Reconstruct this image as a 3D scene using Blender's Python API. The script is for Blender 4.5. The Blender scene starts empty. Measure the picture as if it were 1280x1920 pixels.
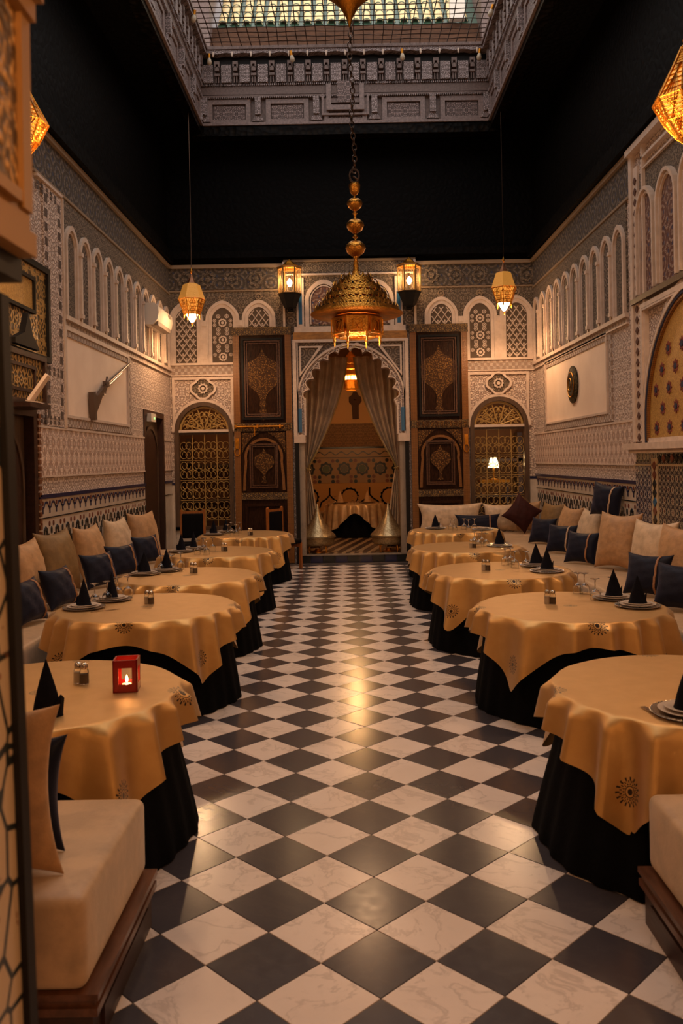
import bpy, math, random
from math import sin, cos, pi, radians, sqrt, atan2
from mathutils import Matrix, Vector
random.seed(7)
C = bpy.context.scene.collection
SC = bpy.context.scene

# ------------------------------------------------------------------ camera
CH = 1.8                                   # eye height
cam = bpy.data.cameras.new('camera'); co = bpy.data.objects.new('camera', cam); C.objects.link(co)
cam.sensor_fit = 'HORIZONTAL'; cam.sensor_width = 36; cam.lens = 1595/1280*36
cam.shift_x = -15/1280; cam.shift_y = -97/1280
ROLL = radians(-1.05)
co.matrix_world = Matrix.Translation((0, 0, CH)) @ Matrix.Rotation(radians(90), 4, 'X') @ Matrix.Rotation(ROLL, 4, 'Z')
cam.clip_start = .05
cam.dof.use_dof = True; cam.dof.focus_distance = 9.0; cam.dof.aperture_fstop = 6.5
SC.camera = co
# ------------------------------------------------------------------ world
w = bpy.data.worlds.new('sky'); SC.world = w; w.use_nodes = True
bg = w.node_tree.nodes['Background']; bg.inputs[0].default_value = (1.0, .93, .90, 1); bg.inputs[1].default_value = 1.15
SC.view_settings.view_transform = 'Standard'; SC.view_settings.look = 'None'
SC.view_settings.exposure = 0.82; SC.view_settings.gamma = 1; SC.view_settings.use_curve_mapping = False
SC.cycles.sample_clamp_indirect = 4.0; SC.cycles.max_bounces = 8; SC.cycles.diffuse_bounces = 4
def lamp(name, loc, energy, col=(1, .62, .3), r=.05, spot=None):
    l = bpy.data.lights.new(name, 'POINT' if spot is None else 'SPOT'); l.energy = energy; l.color = col; l.shadow_soft_size = r
    if spot: o_ = None; l.spot_size = radians(spot); l.spot_blend = .35
    o = bpy.data.objects.new(name, l); o.location = loc; C.objects.link(o); return o
# portal over the real skylight opening (only tells the renderer where the sky comes in)
pl = bpy.data.lights.new('skylight_portal', 'AREA'); pl.shape = 'RECTANGLE'; pl.size = 4.5; pl.size_y = 10.6
pl.cycles.is_portal = True
po = bpy.data.objects.new('skylight_portal', pl); po.location = (.06, 9.1, 8.9); C.objects.link(po)
# entrance hall lamp behind the camera, and added fill lights
WARM = (1, .58, .30)
lamp('side_fill', (-2.6, 3.0, 3.9), 30, WARM, .15); lamp('side_fill', (2.7, 3.0, 3.9), 30, WARM, .15)  # unseen pair, added as fill to brighten the side walls
lamp('hall_and_fill_lamp', (.2, -.6, 2.6), 62, (1, .50, .21), .12)
lamp('hall_and_fill_lamp', (.9, .2, 2.0), 9, (1, .5, .2), .15)  # added fill that brightens the pillar and the bench end

XL, XR, YB = -3.14, 3.30, 15.0             # inner faces of the side walls and the back wall
# ------------------------------------------------------------------ node helpers
class E:
    def __init__(s, nt, k): s.nt = nt; s.k = k
    def _m(s, op, *a, clamp=False):
        n = s.nt.nodes.new('ShaderNodeMath'); n.operation = op; n.use_clamp = clamp
        for i, x in enumerate((s,)+a):
            if isinstance(x, E): s.nt.links.new(x.k, n.inputs[i])
            else: n.inputs[i].default_value = x
        return E(s.nt, n.outputs[0])
    def __add__(s, o): return s._m('ADD', o)
    def __sub__(s, o): return s._m('SUBTRACT', o)
    def __mul__(s, o): return s._m('MULTIPLY', o)
    def __truediv__(s, o): return s._m('DIVIDE', o)
    __radd__ = __add__; __rmul__ = __mul__
    def __rsub__(s, o): return s._m('MULTIPLY', -1)._m('ADD', o)
    def sin(s): return s._m('SINE')
    def cos(s): return s._m('COSINE')
    def abs(s): return s._m('ABSOLUTE')
    def sqrt(s): return s._m('SQRT')
    def floor(s): return s._m('FLOOR')
    def mod(s, m): return s._m('FLOORED_MODULO', m)
    def pp(s, m): return s._m('PINGPONG', m)
    def mn(s, o): return s._m('MINIMUM', o)
    def mx(s, o): return s._m('MAXIMUM', o)
    def lt(s, o): return s._m('LESS_THAN', o)
    def gt(s, o): return s._m('GREATER_THAN', o)
    def atan2(s, o): return s._m('ARCTAN2', o)
    def step(s, a, b):
        n = s.nt.nodes.new('ShaderNodeMapRange'); n.interpolation_type = 'SMOOTHSTEP'
        s.nt.links.new(s.k, n.inputs[0]); n.inputs[1].default_value = a; n.inputs[2].default_value = b
        return E(s.nt, n.outputs[0])
class Mt:
    def __init__(s, name, col=(.5, .5, .5), rough=.6, metal=0, **kw):
        s.m = bpy.data.materials.new(name); s.m.use_nodes = True; s.nt = s.m.node_tree
        s.b = s.nt.nodes['Principled BSDF']
        s.b.inputs['Base Color'].default_value = (*col, 1); s.b.inputs['Roughness'].default_value = rough
        s.b.inputs['Metallic'].default_value = metal
        for k, v in kw.items(): s.b.inputs[k.replace('_', ' ')].default_value = v
    def node(s, t): return s.nt.nodes.new(t)
    def pos(s, obj=False):
        n = s.node('ShaderNodeTexCoord') if obj else s.node('ShaderNodeNewGeometry')
        o = n.outputs['Object'] if obj else n.outputs['Position']
        x = s.node('ShaderNodeSeparateXYZ'); s.nt.links.new(o, x.inputs[0])
        return [E(s.nt, q) for q in x.outputs[:3]]
    def uv(s):
        n = s.node('ShaderNodeTexCoord'); x = s.node('ShaderNodeSeparateXYZ'); s.nt.links.new(n.outputs['UV'], x.inputs[0])
        return [E(s.nt, q) for q in x.outputs[:2]]
    def vec(s, a, b, c=0.0):
        n = s.node('ShaderNodeCombineXYZ')
        for i, x in enumerate((a, b, c)):
            if isinstance(x, E): s.nt.links.new(x.k, n.inputs[i])
            else: n.inputs[i].default_value = x
        return n.outputs[0]
    def noise(s, v, scale, detail=3, rough=.5, dist=0):
        n = s.node('ShaderNodeTexNoise'); n.inputs['Scale'].default_value = scale; n.inputs['Detail'].default_value = detail
        n.inputs['Roughness'].default_value = rough; n.inputs['Distortion'].default_value = dist
        if v is not None: s.nt.links.new(v, n.inputs['Vector'])
        return E(s.nt, n.outputs[0])
    def vor(s, v, scale, feat='DISTANCE_TO_EDGE', rnd=1):
        n = s.node('ShaderNodeTexVoronoi'); n.feature = feat; n.inputs['Scale'].default_value = scale
        n.inputs['Randomness'].default_value = rnd; s.nt.links.new(v, n.inputs['Vector']); return E(s.nt, n.outputs[0])
    def mix(s, f, a, b):
        n = s.node('ShaderNodeMix'); n.data_type = 'RGBA'
        s.nt.links.new(f.k, n.inputs[0])
        for i, x in ((6, a), (7, b)):
            if isinstance(x, tuple): n.inputs[i].default_value = (*x, 1)
            else: s.nt.links.new(x, n.inputs[i])
        return n.outputs[2]
    def col(s, k): s.nt.links.new(k, s.b.inputs['Base Color']); return s
    def rough(s, e): s.nt.links.new(e.k, s.b.inputs['Roughness']); return s
    def bump(s, e, dist=.01, strength=1):
        n = s.node('ShaderNodeBump'); n.inputs['Distance'].default_value = dist; n.inputs['Strength'].default_value = strength
        s.nt.links.new(e.k, n.inputs['Height']); s.nt.links.new(n.outputs[0], s.b.inputs['Normal']); return s
    def emit(s, c, st): s.b.inputs['Emission Color'].default_value = (*c, 1); s.b.inputs['Emission Strength'].default_value = st; return s

def fabric(name, col, rough=.7, scale=18, sheen=.3, bump=.004, metal=0, var=.25, stint=None):
    m = Mt(name, col, rough, metal); m.b.inputs['Sheen Weight'].default_value = sheen; m.b.inputs['Specular IOR Level'].default_value = .5 if max(col) > .1 else .12
    m.b.inputs['Sheen Tint'].default_value = (*(stint or col), 1)
    x, y, z = m.pos(True); v = m.vec(x, y, z)
    n = m.noise(v, scale, 4, .6); n2 = m.noise(v, scale*14, 2)
    d = tuple(c*(1-var) for c in col); m.col(m.mix(n.step(.35, .65), d, col)); m.bump(n*.7+n2*.12, bump*2, .8); return m.m
def wood(name, col, rough=.35, stretch=(1, 1, .12), var=.45, bump=.002):
    m = Mt(name, col, rough); x, y, z = m.pos(True)
    n = m.noise(m.vec(x*stretch[0], y*stretch[1], z*stretch[2]), 30, 5, .6)
    m.col(m.mix(n.step(.3, .7), tuple(c*(1-var) for c in col), col)); m.bump(n, bump); return m.m
def brass(name, col=(.80, .36, .06), rough=.28, scale=60, hammered=.0015):
    m = Mt(name, col, rough, 1); x, y, z = m.pos(True); v = m.vec(x, y, z)
    n = m.vor(v, scale, 'F1'); n2 = m.noise(v, 9, 4)
    m.col(m.mix(n2.step(.3, .75), tuple(c*.55 for c in col), col)); m.bump(n, hammered*2); m.rough(n2*.35+(rough-.1)); return m.m

def stucco(name, raised, recess, kind='vine', scale=26, cell=.16, depth=.008, dots=None):
    """carved plaster: a+b run in the wall plane"""
    m = Mt(name, raised, .8); x, y, z = m.pos(); a = x+y
    fa, fb = a.pp(cell), z.pp(cell)
    wv = m.noise(m.vec(fa, fb), 9, 1)
    if kind == 'vine':
        h = m.vor(m.vec(fa+wv*.08, fb-wv*.06), scale).step(.02, .16)
    elif kind == 'lozenge':
        k = 2*pi/cell
        q = ((a*k).cos()+(z*k*.5).cos()); q2 = ((a*k*2).cos()*(z*k).cos())
        h = (q*.55+q2*.5).abs().step(.12, .5)
        h = h*(m.vor(m.vec(fa, fb), scale).step(.0, .10)*.7+.3)
    elif kind == 'star':
        k = 2*pi/cell
        pa, pb = a.mod(cell)-cell/2, z.mod(cell)-cell/2
        r = (pa*pa+pb*pb).sqrt()/cell; t = pb.atan2(pa)
        h = ((r*26).sin()*((t*8).cos()*.6+.7)).step(-.2, .45)
        h = h*(m.vor(m.vec(fa, fb), scale).step(.0, .12)*.6+.4)
    elif kind == 'stripe':
        h = ((a*(2*pi/cell)).sin()*(z*(2*pi/cell)).sin()).step(-.3, .3)*(m.vor(m.vec(a, z), scale).step(0, .14)*.6+.4)
    g = m.noise(m.vec(a, z), 1.4, 4)
    c = m.mix(h, recess, raised)
    if dots:
        pa, pb = a.mod(.11)-.055, (z+a*.5).mod(.16)-.08
        d = (pa*pa*3+pb*pb).sqrt().lt(.022)
        c = m.mix(d, c, dots)
    c = m.mix(g.step(.3, .8)*.25, c, tuple(v*.6 for v in raised))
    m.col(c); m.bump(h, depth); return m.m

def zellige_mat(name, ground, cols, cell=.12, rough=.25):
    """small glazed mosaic of eight-pointed rosettes"""
    m = Mt(name, ground, rough); x, y, z = m.pos(); a = x+y
    pa, pb = a.mod(cell)-cell/2, z.mod(cell)-cell/2
    r = (pa*pa+pb*pb).sqrt()/cell; t = pb.atan2(pa)
    star = r-(t*8).cos()*.035
    ia, ib = (a/cell).floor(), (z/cell).floor()
    sel = ((ia*12.9898+ib*78.233).sin()*43758.5).mod(1)
    cc = m.mix(sel.gt(.5), cols[0], cols[1])
    c = m.mix(star.lt(.16), ground, cc)
    ring = (star.gt(.22)*star.lt(.30))
    c = m.mix(ring*((t*8).cos().gt(0)), c, cols[2])
    qa, qb = (a+cell/2).mod(cell)-cell/2, (z+cell/2).mod(cell)-cell/2
    dd = (qa.abs()+qb.abs())/cell
    c = m.mix(dd.lt(.20), c, cols[3]); c = m.mix(dd.lt(.09), c, ground)
    dm = (star.gt(.36)*dd.gt(.26)); c = m.mix(dm, c, cols[2])
    m.col(c); m.bump((star*20).sin(), .001); return m.m

CREAM = (.56, .42, .33)
M = {}
M['stucco'] = stucco('carved_plaster', (.72, .57, .47), (.31, .21, .16), 'vine', 30, .17)
M['stucco_loz'] = stucco('carved_plaster_lozenges', (.74, .56, .45), (.36, .235, .175), 'lozenge', 34, .17)
M['stucco_star'] = stucco('carved_plaster_stars', (.30, .225, .165), (.07, .045, .03), 'star', 30, .19)
M['stucco_dark'] = stucco('carved_plaster_ochre_ground', (.24, .175, .12), (.06, .04, .024), 'vine', 38, .14)
M['stucco_frieze'] = stucco('painted_plaster_frieze', (.17, .13, .10), (.045, .032, .022), 'star', 24, .30, dots=(.03, .04, .09))
M['stucco_bframe'] = stucco('carved_plaster_rope', (.60, .48, .40), (.28, .19, .14), 'stripe', 46, .11)
m = Mt('smooth_plaster', (.66, .50, .38), .75); x, y, z = m.pos(); m.col(m.mix(m.noise(m.vec(x, y, z), 2.2, 4).step(.3, .7), (.80, .61, .46), (.88, .69, .53))); m.bump(m.noise(m.vec(x, y, z), 60, 2), .001); M['plaster'] = m.m
m = Mt('cream_moulding', (.60, .48, .39), .6); x, y, z = m.pos(); n = m.noise(m.vec(x, y, z), 12, 4); m.col(m.mix(n.step(.3, .7), (.54, .41, .32), (.63, .49, .39))); m.bump(n, .003); M['mould'] = m.m
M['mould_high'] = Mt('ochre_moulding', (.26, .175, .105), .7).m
M['recess_ground'] = Mt('brown_ground', (.09, .06, .038), .9).m
M['mosaic_wall'] = None
m = Mt('glazed_white_mosaic', (.55, .45, .36), .3); x, y, z = m.pos(); a = x+y
n = m.vor(m.vec(a, z), 16, 'F1', 0); m.col(m.mix(m.noise(m.vec(a, z), 5, 3).step(.3, .7), (.50, .40, .31), (.60, .50, .40)))
g = ((a*16).mod(1)-.5).abs().gt(.47).mx(((z*16).mod(1)-.5).abs().gt(.47)); m.bump(g*-1, .001); M['mosaic_wall'] = m.m
M['navy_tile'] = Mt('navy_glaze', (.018, .02, .06), .2).m
M['black_tile'] = Mt('black_glaze', (.012, .016, .018), .2).m
M['brown_tile'] = Mt('brown_glaze', (.16, .05, .03), .25).m
M['blue_tile'] = Mt('blue_glaze', (.02, .10, .20), .3).m
M['red_tile'] = Mt('red_glaze', (.22, .03, .015), .25).m
M['amber_tile'] = Mt('amber_glaze', (.42, .19, .04), .25).m
M['cream_tile'] = Mt('cream_glaze', (.50, .37, .22), .3).m
M['zellige_a'] = zellige_mat('fine_mosaic', (.42, .33, .22), [(.10, .02, .015), (.012, .02, .025), (.02, .02, .03), (.015, .03, .04)], .115)
M['zellige_b'] = zellige_mat('tight_mosaic', (.46, .38, .32), [(.02, .02, .05), (.10, .03, .02), (.03, .03, .06), (.02, .02, .04)], .13)
# big blurred mosaic of the entrance pillar
m = Mt('pillar_mosaic', (.55, .40, .24), .3); x, y, z = m.pos(); v = m.vec(x, y*1.0, z)
d = m.vor(v, 9, 'DISTANCE_TO_EDGE', .9); f1 = m.vor(v, 40, 'F1')
c = m.mix(d.lt(.045), (.55, .40, .25), (.015, .02, .02)); c = m.mix((f1.lt(.25))*(m.noise(v, 8, 2).gt(.52)), c, (.22, .08, .03)); m.col(c); M['pillar_mosaic'] = m.m
m = Mt('gilt_carving', (.62, .33, .09), .45, .35); x, y, z = m.pos(); v = m.vec(x, y, z); d = m.vor(v, 55, 'SMOOTH_F1'); n = m.noise(v, 26, 3)
m.col(m.mix((d+n*.3).step(.3, .75), (.62, .34, .10), (.10, .055, .02))); m.bump(d*-1, .012); M['gilt'] = m.m
M['ochre_gilt'] = Mt('ochre_gilt_plaster', (.33, .16, .04), .5).m
M['black_wood'] = Mt('black_wood', (.006, .004, .003), .55, Specular_IOR_Level=.25).m
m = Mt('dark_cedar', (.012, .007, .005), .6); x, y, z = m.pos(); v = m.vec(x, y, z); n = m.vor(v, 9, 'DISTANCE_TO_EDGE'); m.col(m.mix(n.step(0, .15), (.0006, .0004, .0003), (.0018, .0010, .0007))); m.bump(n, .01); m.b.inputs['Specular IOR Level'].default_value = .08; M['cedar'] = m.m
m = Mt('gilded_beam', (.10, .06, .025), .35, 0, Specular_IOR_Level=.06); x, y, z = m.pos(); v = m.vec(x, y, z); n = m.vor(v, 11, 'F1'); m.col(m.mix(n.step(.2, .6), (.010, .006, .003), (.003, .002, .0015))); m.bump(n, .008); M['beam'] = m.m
def carved_wood(name, hi, lo, scale, depth=.006):
    m = Mt(name, hi, .5); x, y, z = m.pos(); a = x+y; fa, fb = a.pp(.13), z.pp(.11)
    h = m.vor(m.vec(fa, fb), scale).step(.02, .2); m.col(m.mix(h, lo, hi)); m.bump(h, depth); return m.m
M['roof_wood'] = wood('weathered_cedar', (.17, .105, .085), .5, (1, 1, 1))
M['roof_wood_light'] = wood('pale_weathered_cedar', (.26, .18, .16), .5, (1, 1, 1))
M['roof_carved'] = carved_wood('carved_weathered_cedar', (.30, .21, .19), (.06, .035, .03), 40)
M['roof_pale'] = carved_wood('carved_grey_cedar', (.42, .33, .32), (.09, .06, .05), 44)
M['door_gold'] = None
m = Mt('stencilled_ochre_wood', (.36, .16, .03), .38); x, y, z = m.pos(); a = (x+z)*150; h = a.sin()*((x-z)*150).sin()
m.col(m.mix(h.step(-.2, .3), (.24, .09, .013), (.11, .038, .007))); m.bump(h, .001); M['door_gold'] = m.m
m = Mt('lacquered_brown_wood', (.07, .03, .015), .38, Specular_IOR_Level=.10); x, y, z = m.pos(); n = m.noise(m.vec(x*9, y, z*1.2), 9, 5, .65); m.col(m.mix(n.step(.3, .7), (.014, .005, .0025), (.04, .015, .006))); m.bump(n, .004); M['lacquer'] = m.m
m = Mt('painted_gold_flowers', (.36, .19, .05), .35, .3); x, y, z = m.pos(); n = m.vor(m.vec(x, z, y), 42, 'F1'); m.col(m.mix(n.step(.1, .55), (.30, .15, .035), (.05, .02, .008))); m.bump(n, .002); m.b.inputs['Specular IOR Level'].default_value = .3; M['medallion'] = m.m
M['rail'] = carved_wood('gilded_carved_rail', (.22, .12, .03), (.03, .012, .006), 34)
M['door_mould'] = wood('red_brown_moulding', (.09, .035, .018), .25, (1, 1, 1))
M['iron_gold'] = Mt('gilded_iron', (.42, .26, .08), .4, .3).m
M['window_wood'] = wood('dark_window_wood', (.10, .055, .03), .4)
M['dark_room'] = Mt('dim_room_wall', (.16, .075, .03), .8).m
M['brass'] = brass('hammered_brass')
M['brass_old'] = brass('aged_brass', (.74, .30, .035), .36, 90)
M['copper'] = brass('copper_roof', (.42, .19, .10), .4, 90)
M['chain'] = Mt('chain_iron', (.10, .06, .04), .4, .9).m
m = Mt('engraved_pewter', (.42, .30, .15), .36, .75); x, y, z = m.pos(True); n = m.noise(m.vec(x, y, z), 50, 3); m.col(m.mix(n.step(.35, .65), (.30, .20, .09), (.52, .38, .20))); m.bump(n, .0008); M['pewter'] = m.m
M['gold_cloth'] = None
m = Mt('gold_satin', (.60, .38, .16), .35, .62); m.b.inputs['Sheen Weight'].default_value = .3; m.b.inputs['Sheen Tint'].default_value = (1, .85, .65, 1)
u, v = m.uv(); S_ = .68
pu, pv = (u+S_/2).mod(S_)-S_/2, (v+S_/2).mod(S_)-S_/2
r = (pu*pu+pv*pv).sqrt(); t = pv.atan2(pu); c16 = (t*16).cos()
em = r.lt(.013).mx(r.gt(.0215)*r.lt(.026)).mx(r.gt(.029)*r.lt(.034)*(c16.gt(-.1)))
em = em.mx((r-.054).abs().lt(.0075)*c16.gt(.45)).mx(r.gt(.034)*r.lt(.056)*c16.gt(.93)).mx((r-.0425).abs().lt(.005)*(c16.lt(-.55)))
keep = (u.abs().gt(.2)*v.abs().gt(.2)).mx(u.abs().lt(.2)*v.abs().gt(.2)).mx(v.abs().lt(.2)*u.abs().gt(.2)).mx(r.lt(.05)*u.abs().lt(.1)*v.abs().lt(.1))
n = m.noise(m.vec(u, v), 9, 4); base = m.mix(n.step(.3, .7), (.60, .33, .10), (.66, .38, .13))
wv = m.noise(m.vec(u*900, v*60), 1, 2)+m.noise(m.vec(u*60, v*900), 1, 2)
m.col(m.mix(em*keep, base, (.035, .018, .012))); m.bump(wv*.5+m.noise(m.vec(u, v), 4, 2)*3, .0012); M['gold_cloth'] = m.m
M['black_cloth'] = fabric('black_velour', (.0022, .0020, .0030), .95, 20, .0)
M['napkin'] = fabric('black_napkin', (.005, .005, .010), .8, 30, .05)
M['cream_napkin'] = fabric('tan_napkin', (.50, .28, .12), .6, 30, .2)
M['cushion_tan'] = fabric('tan_velvet', (.44, .235, .10), .55, 14, .5, stint=(.9, .6, .35))
M['cushion_cream'] = fabric('cream_satin_velvet', (.60, .42, .26), .5, 10, .4, stint=(1, .85, .65))
M['cushion_olive'] = fabric('olive_brown_velvet', (.20, .11, .035), .6, 14, .5)
M['cushion_navy'] = fabric('navy_velvet', (.008, .009, .020), .5, 8, .22, stint=(.45, .42, .6))
M['cushion_maroon'] = fabric('maroon_velvet', (.045, .012, .010), .6, 10, .4)
M['piping'] = fabric('copper_braid', (.34, .15, .06), .5, 60, .2)
M['pipe_light'] = fabric('pale_braid', (.55, .36, .22), .5, 60, .2)
M['sofa'] = fabric('beige_brocade', (.50, .32, .18), .48, 7, .5, .003, stint=(1, .85, .65))
M['sofa_wood'] = wood('carved_mahogany', (.045, .015, .008), .42, (1, .15, 1))
M['sofa_edge'] = wood('mahogany_edge', (.15, .06, .03), .28, (1, .15, 1))
M['curtain'] = fabric('cream_curtain', (.50, .36, .23), .6, 5, .3, .002)
M['curtain_trim'] = fabric('gold_trim', (.42, .27, .08), .5, 40, .2)
M['white_plastic'] = Mt('white_plastic', (.68, .60, .50), .4).m
M['grey_plastic'] = Mt('grey_plastic', (.25, .20, .16), .5).m
m = Mt('glass', (1, 1, 1), .02); m.b.inputs['Transmission Weight'].default_value = 1; m.b.inputs['IOR'].default_value = 1.45; M['glass'] = m.m
M['china'] = Mt('glazed_china', (.55, .45, .36), .15).m
M['china_rim'] = Mt('beaded_metal_rim', (.30, .22, .15), .25, .8).m
M['steel'] = Mt('cutlery_steel', (.55, .48, .40), .2, 1).m
M['salt'] = Mt('salt', (.62, .50, .36), .9).m
M['red_glass'] = Mt('red_lacquer', (.30, .012, .01), .25, Coat_Weight=.5).m
M['wax'] = Mt('wax', (.75, .5, .3), .5).emit((1, .45, .15), 1.5).m
M['flame'] = Mt('flame', (1, .6, .2), .5).emit((1, .55, .18), 25).m
M['bulb'] = Mt('lit_lamp_glass', (1, .8, .5), .4).emit((1, .62, .25), 22).m
M['amber'] = Mt('lit_amber_glass', (.8, .45, .12), .3).emit((1, .42, .06), .42).m
m = Mt('pierced_lit_brass', (.62, .27, .045), .45, .3); x, y, z = m.pos(True); n = m.vor(m.vec(x, y, z), 70, 'F1'); m.emit((1, .42, .07), .15); m.bump(n, .004); M['hood'] = m.m
M['amber_dim'] = Mt('faintly_lit_amber_glass', (.5, .25, .06), .3).emit((1, .42, .08), .12).m
M['green_led'] = Mt('green_led', (.1, .8, .2), .4).emit((.25, 1, .2), 1.5).m
M['orange_beam'] = wood('ochre_lintel', (.40, .17, .03), .5, (.3, 1, 1))
M['chair_wood'] = wood('orange_varnished_wood', (.42, .13, .025), .35)
M['chair_black'] = fabric('black_upholstery', (.004, .003, .004), .8, 18, .05)
M['rifle_wood'] = wood('rifle_walnut', (.09, .045, .025), .35, (1, .3, 1))
M['rifle_metal'] = Mt('rifle_steel', (.13, .09, .07), .4, .7).m
M['marble_white'] = None
def marble(name, a, b, vein, rough):
    m = Mt(name, a, rough); x, y, z = m.pos(); v = m.vec(x, y, z)
    n0 = m.noise(v, 1.7, 3); n = m.noise(m.vec(x+n0*.8, y-n0*.6, z), 3.2, 7, .62); f = m.noise(v, 22, 4)
    c = m.mix(n0.step(.3, .7), a, b); c = m.mix((n-.5).abs().step(.03, 0.0)*.28, c, vein); c = m.mix(f.step(.5, .85)*.10, c, vein)
    m.col(c); m.rough(f*.12+rough*.75); m.bump(n, .00012); return m.m
M['marble_white'] = marble('cream_marble', (.80, .68, .60), (.72, .60, .52), (.24, .17, .14), .24)
M['marble_dark'] = marble('slate_blue_marble', (.058, .050, .056), (.066, .056, .060), (.085, .07, .07), .2)
M['grout'] = Mt('grout', (.10, .07, .055), .8).m
M['stone'] = marble('grey_veined_stone', (.30, .23, .17), (.24, .18, .13), (.10, .07, .05), .4)
M['textile'] = None
m = Mt('gold_brocade', (.55, .30, .08), .5, .3); x, y, z = m.pos(); n = m.noise(m.vec(x, y, z), 60, 3, .6, 1.5)
m.col(m.mix(n.step(.35, .65), (.60, .36, .10), (.33, .17, .04))); m.bump(n, .004); M['textile'] = m.m
M['roof_glaze'] = Mt('cream_glazed_tile', (.80, .60, .28), .4).m
M['roof_green'] = Mt('green_glazed_tile', (.04, .09, .055), .4).m
m = Mt('nailed_brass_plate', (.3, .2, .08), .6, .25, Specular_IOR_Level=.2); x, y, z = m.pos(); n = m.vor(m.vec(x, y, z), 30, 'F1'); m.col(m.mix(n.step(.1, .6), (.13, .09, .035), (.03, .022, .01))); m.bump(n, .004); M['shield'] = m.m
m = Mt('gilt_scroll_relief', (.35, .2, .06), .4, .5); x, y, z = m.pos(); n = m.vor(m.vec(x, y.pp(.22), z.pp(.2)), 16); m.col(m.mix(n.step(.03, .2), (.50, .30, .09), (.05, .03, .012))); m.bump(n*-1, .01); M['gilt_scroll'] = m.m

# ------------------------------------------------------------------ mesh helpers
class MB:
    def __init__(s): s.v = []; s.f = []; s.uv = None
    def add(s, vs, fs):
        k = len(s.v); s.v += [tuple(p) for p in vs]; s.f += [tuple(i+k for i in f) for f in fs]; return s
    def box(s, x0, x1, y0, y1, z0, z1):
        return s.add([(x0, y0, z0), (x1, y0, z0), (x1, y1, z0), (x0, y1, z0), (x0, y0, z1), (x1, y0, z1), (x1, y1, z1), (x0, y1, z1)],
                     [(0, 3, 2, 1), (4, 5, 6, 7), (0, 1, 5, 4), (1, 2, 6, 5), (2, 3, 7, 6), (3, 0, 4, 7)])
    def lathe(s, prof, n=24, c=(0, 0, 0), flat=False, cap=True, arc=None):
        vs = []; fs = []; k = len(prof)
        for j in range(n):
            a = 2*pi*j/n
            for r, z in prof: vs.append((c[0]+r*cos(a), c[1]+r*sin(a), c[2]+z))
        for j in range(n):
            j2 = (j+1) % n
            for i in range(k-1): fs.append((j*k+i, j2*k+i, j2*k+i+1, j*k+i+1))
        if cap:
            if prof[0][0] > 1e-4: fs.append(tuple(j*k for j in range(n))[::-1])
            if prof[-1][0] > 1e-4: fs.append(tuple(j*k+k-1 for j in range(n)))
        return s.add(vs, fs)
    def tube(s, pts, r, n=6, closed=False):
        pts = [Vector(p) for p in pts]; m = len(pts); vs = []; fs = []
        rr = r if isinstance(r, (list, tuple)) else [r]*m
        up = None
        for i, p in enumerate(pts):
            if closed: t = pts[(i+1) % m]-pts[i-1]
            else: t = pts[min(i+1, m-1)]-pts[max(i-1, 0)]
            t.normalize()
            if up is None: up = Vector((0, 0, 1)) if abs(t.z) < .9 else Vector((1, 0, 0))
            a = t.cross(up).normalized(); b = a.cross(t).normalized(); up = b
            for j in range(n):
                q = 2*pi*j/n; vs.append(p+(a*cos(q)+b*sin(q))*rr[i])
        for i in range(m if closed else m-1):
            i2 = (i+1) % m
            for j in range(n): fs.append((i*n+j, i*n+(j+1) % n, i2*n+(j+1) % n, i2*n+j))
        if not closed: fs += [tuple(range(n))[::-1], tuple((m-1)*n+j for j in range(n))]
        return s.add(vs, fs)
    def prism(s, poly, fr, d0, d1):
        n = len(poly); vs = [fr(a, b, d0) for a, b in poly]+[fr(a, b, d1) for a, b in poly]
        return s.add(vs, [tuple(range(n))[::-1], tuple(range(n, 2*n))]+[(i, (i+1) % n, n+(i+1) % n, n+i) for i in range(n)])
    def strip(s, A, B, fr, d0, d1, closed=False):
        """plate between two matching outlines"""
        n = len(A); vs = []
        for d in (d0, d1):
            vs += [fr(a, b, d) for a, b in A]+[fr(a, b, d) for a, b in B]
        fs = []
        for i in range(n if closed else n-1):
            j = (i+1) % n
            fs += [(i, j, n+j, n+i), (2*n+i, 3*n+i, 3*n+j, 2*n+j), (i, 2*n+i, 2*n+j, j), (n+i, n+j, 3*n+j, 3*n+i)]
        if not closed: fs += [(0, n, 3*n, 2*n), (n-1, 3*n-1, 4*n-1, 2*n-1)]
        return s.add(vs, fs)
    def rect(s, a0, a1, b0, b1, fr, d0, d1): return s.prism([(a0, b0), (a1, b0), (a1, b1), (a0, b1)], fr, d0, d1)
    def frame(s, a0, a1, b0, b1, w, fr, d0, d1):
        return s.strip([(a0, b0), (a1, b0), (a1, b1), (a0, b1)], [(a0+w, b0+w), (a1-w, b0+w), (a1-w, b1-w), (a0+w, b1-w)], fr, d0, d1, True)
    def mesh(s, name, mat, smooth=False):
        me = bpy.data.meshes.new(name); me.from_pydata(s.v, [], s.f)
        if mat: me.materials.append(mat)
        if smooth:
            me.polygons.foreach_set('use_smooth', [True]*len(me.polygons))
        import bmesh
        bm = bmesh.new(); bm.from_mesh(me); bmesh.ops.recalc_face_normals(bm, faces=bm.faces[:]); bm.to_mesh(me); bm.free()
        if smooth:
            try: me.set_sharp_from_angle(angle=radians(50))
            except Exception: pass
        return me
    def build(s, name, mat, parent=None, smooth=False, **kw):
        o = bpy.data.objects.new(name, s.mesh(name, mat, smooth)); C.objects.link(o)
        if parent: o.parent = parent
        for k, v in kw.items():
            if v is not None: o[k] = v
        return o
def FL(a, b, d): return (XL+d, a, b)          # left wall frame: a=Y b=Z
def FR(a, b, d): return (XR-d, a, b)
def FB(a, b, d): return (a, YB-d, b)
def FX(a, b, d): return (a, b, d)             # generic, extrude in Z
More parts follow.
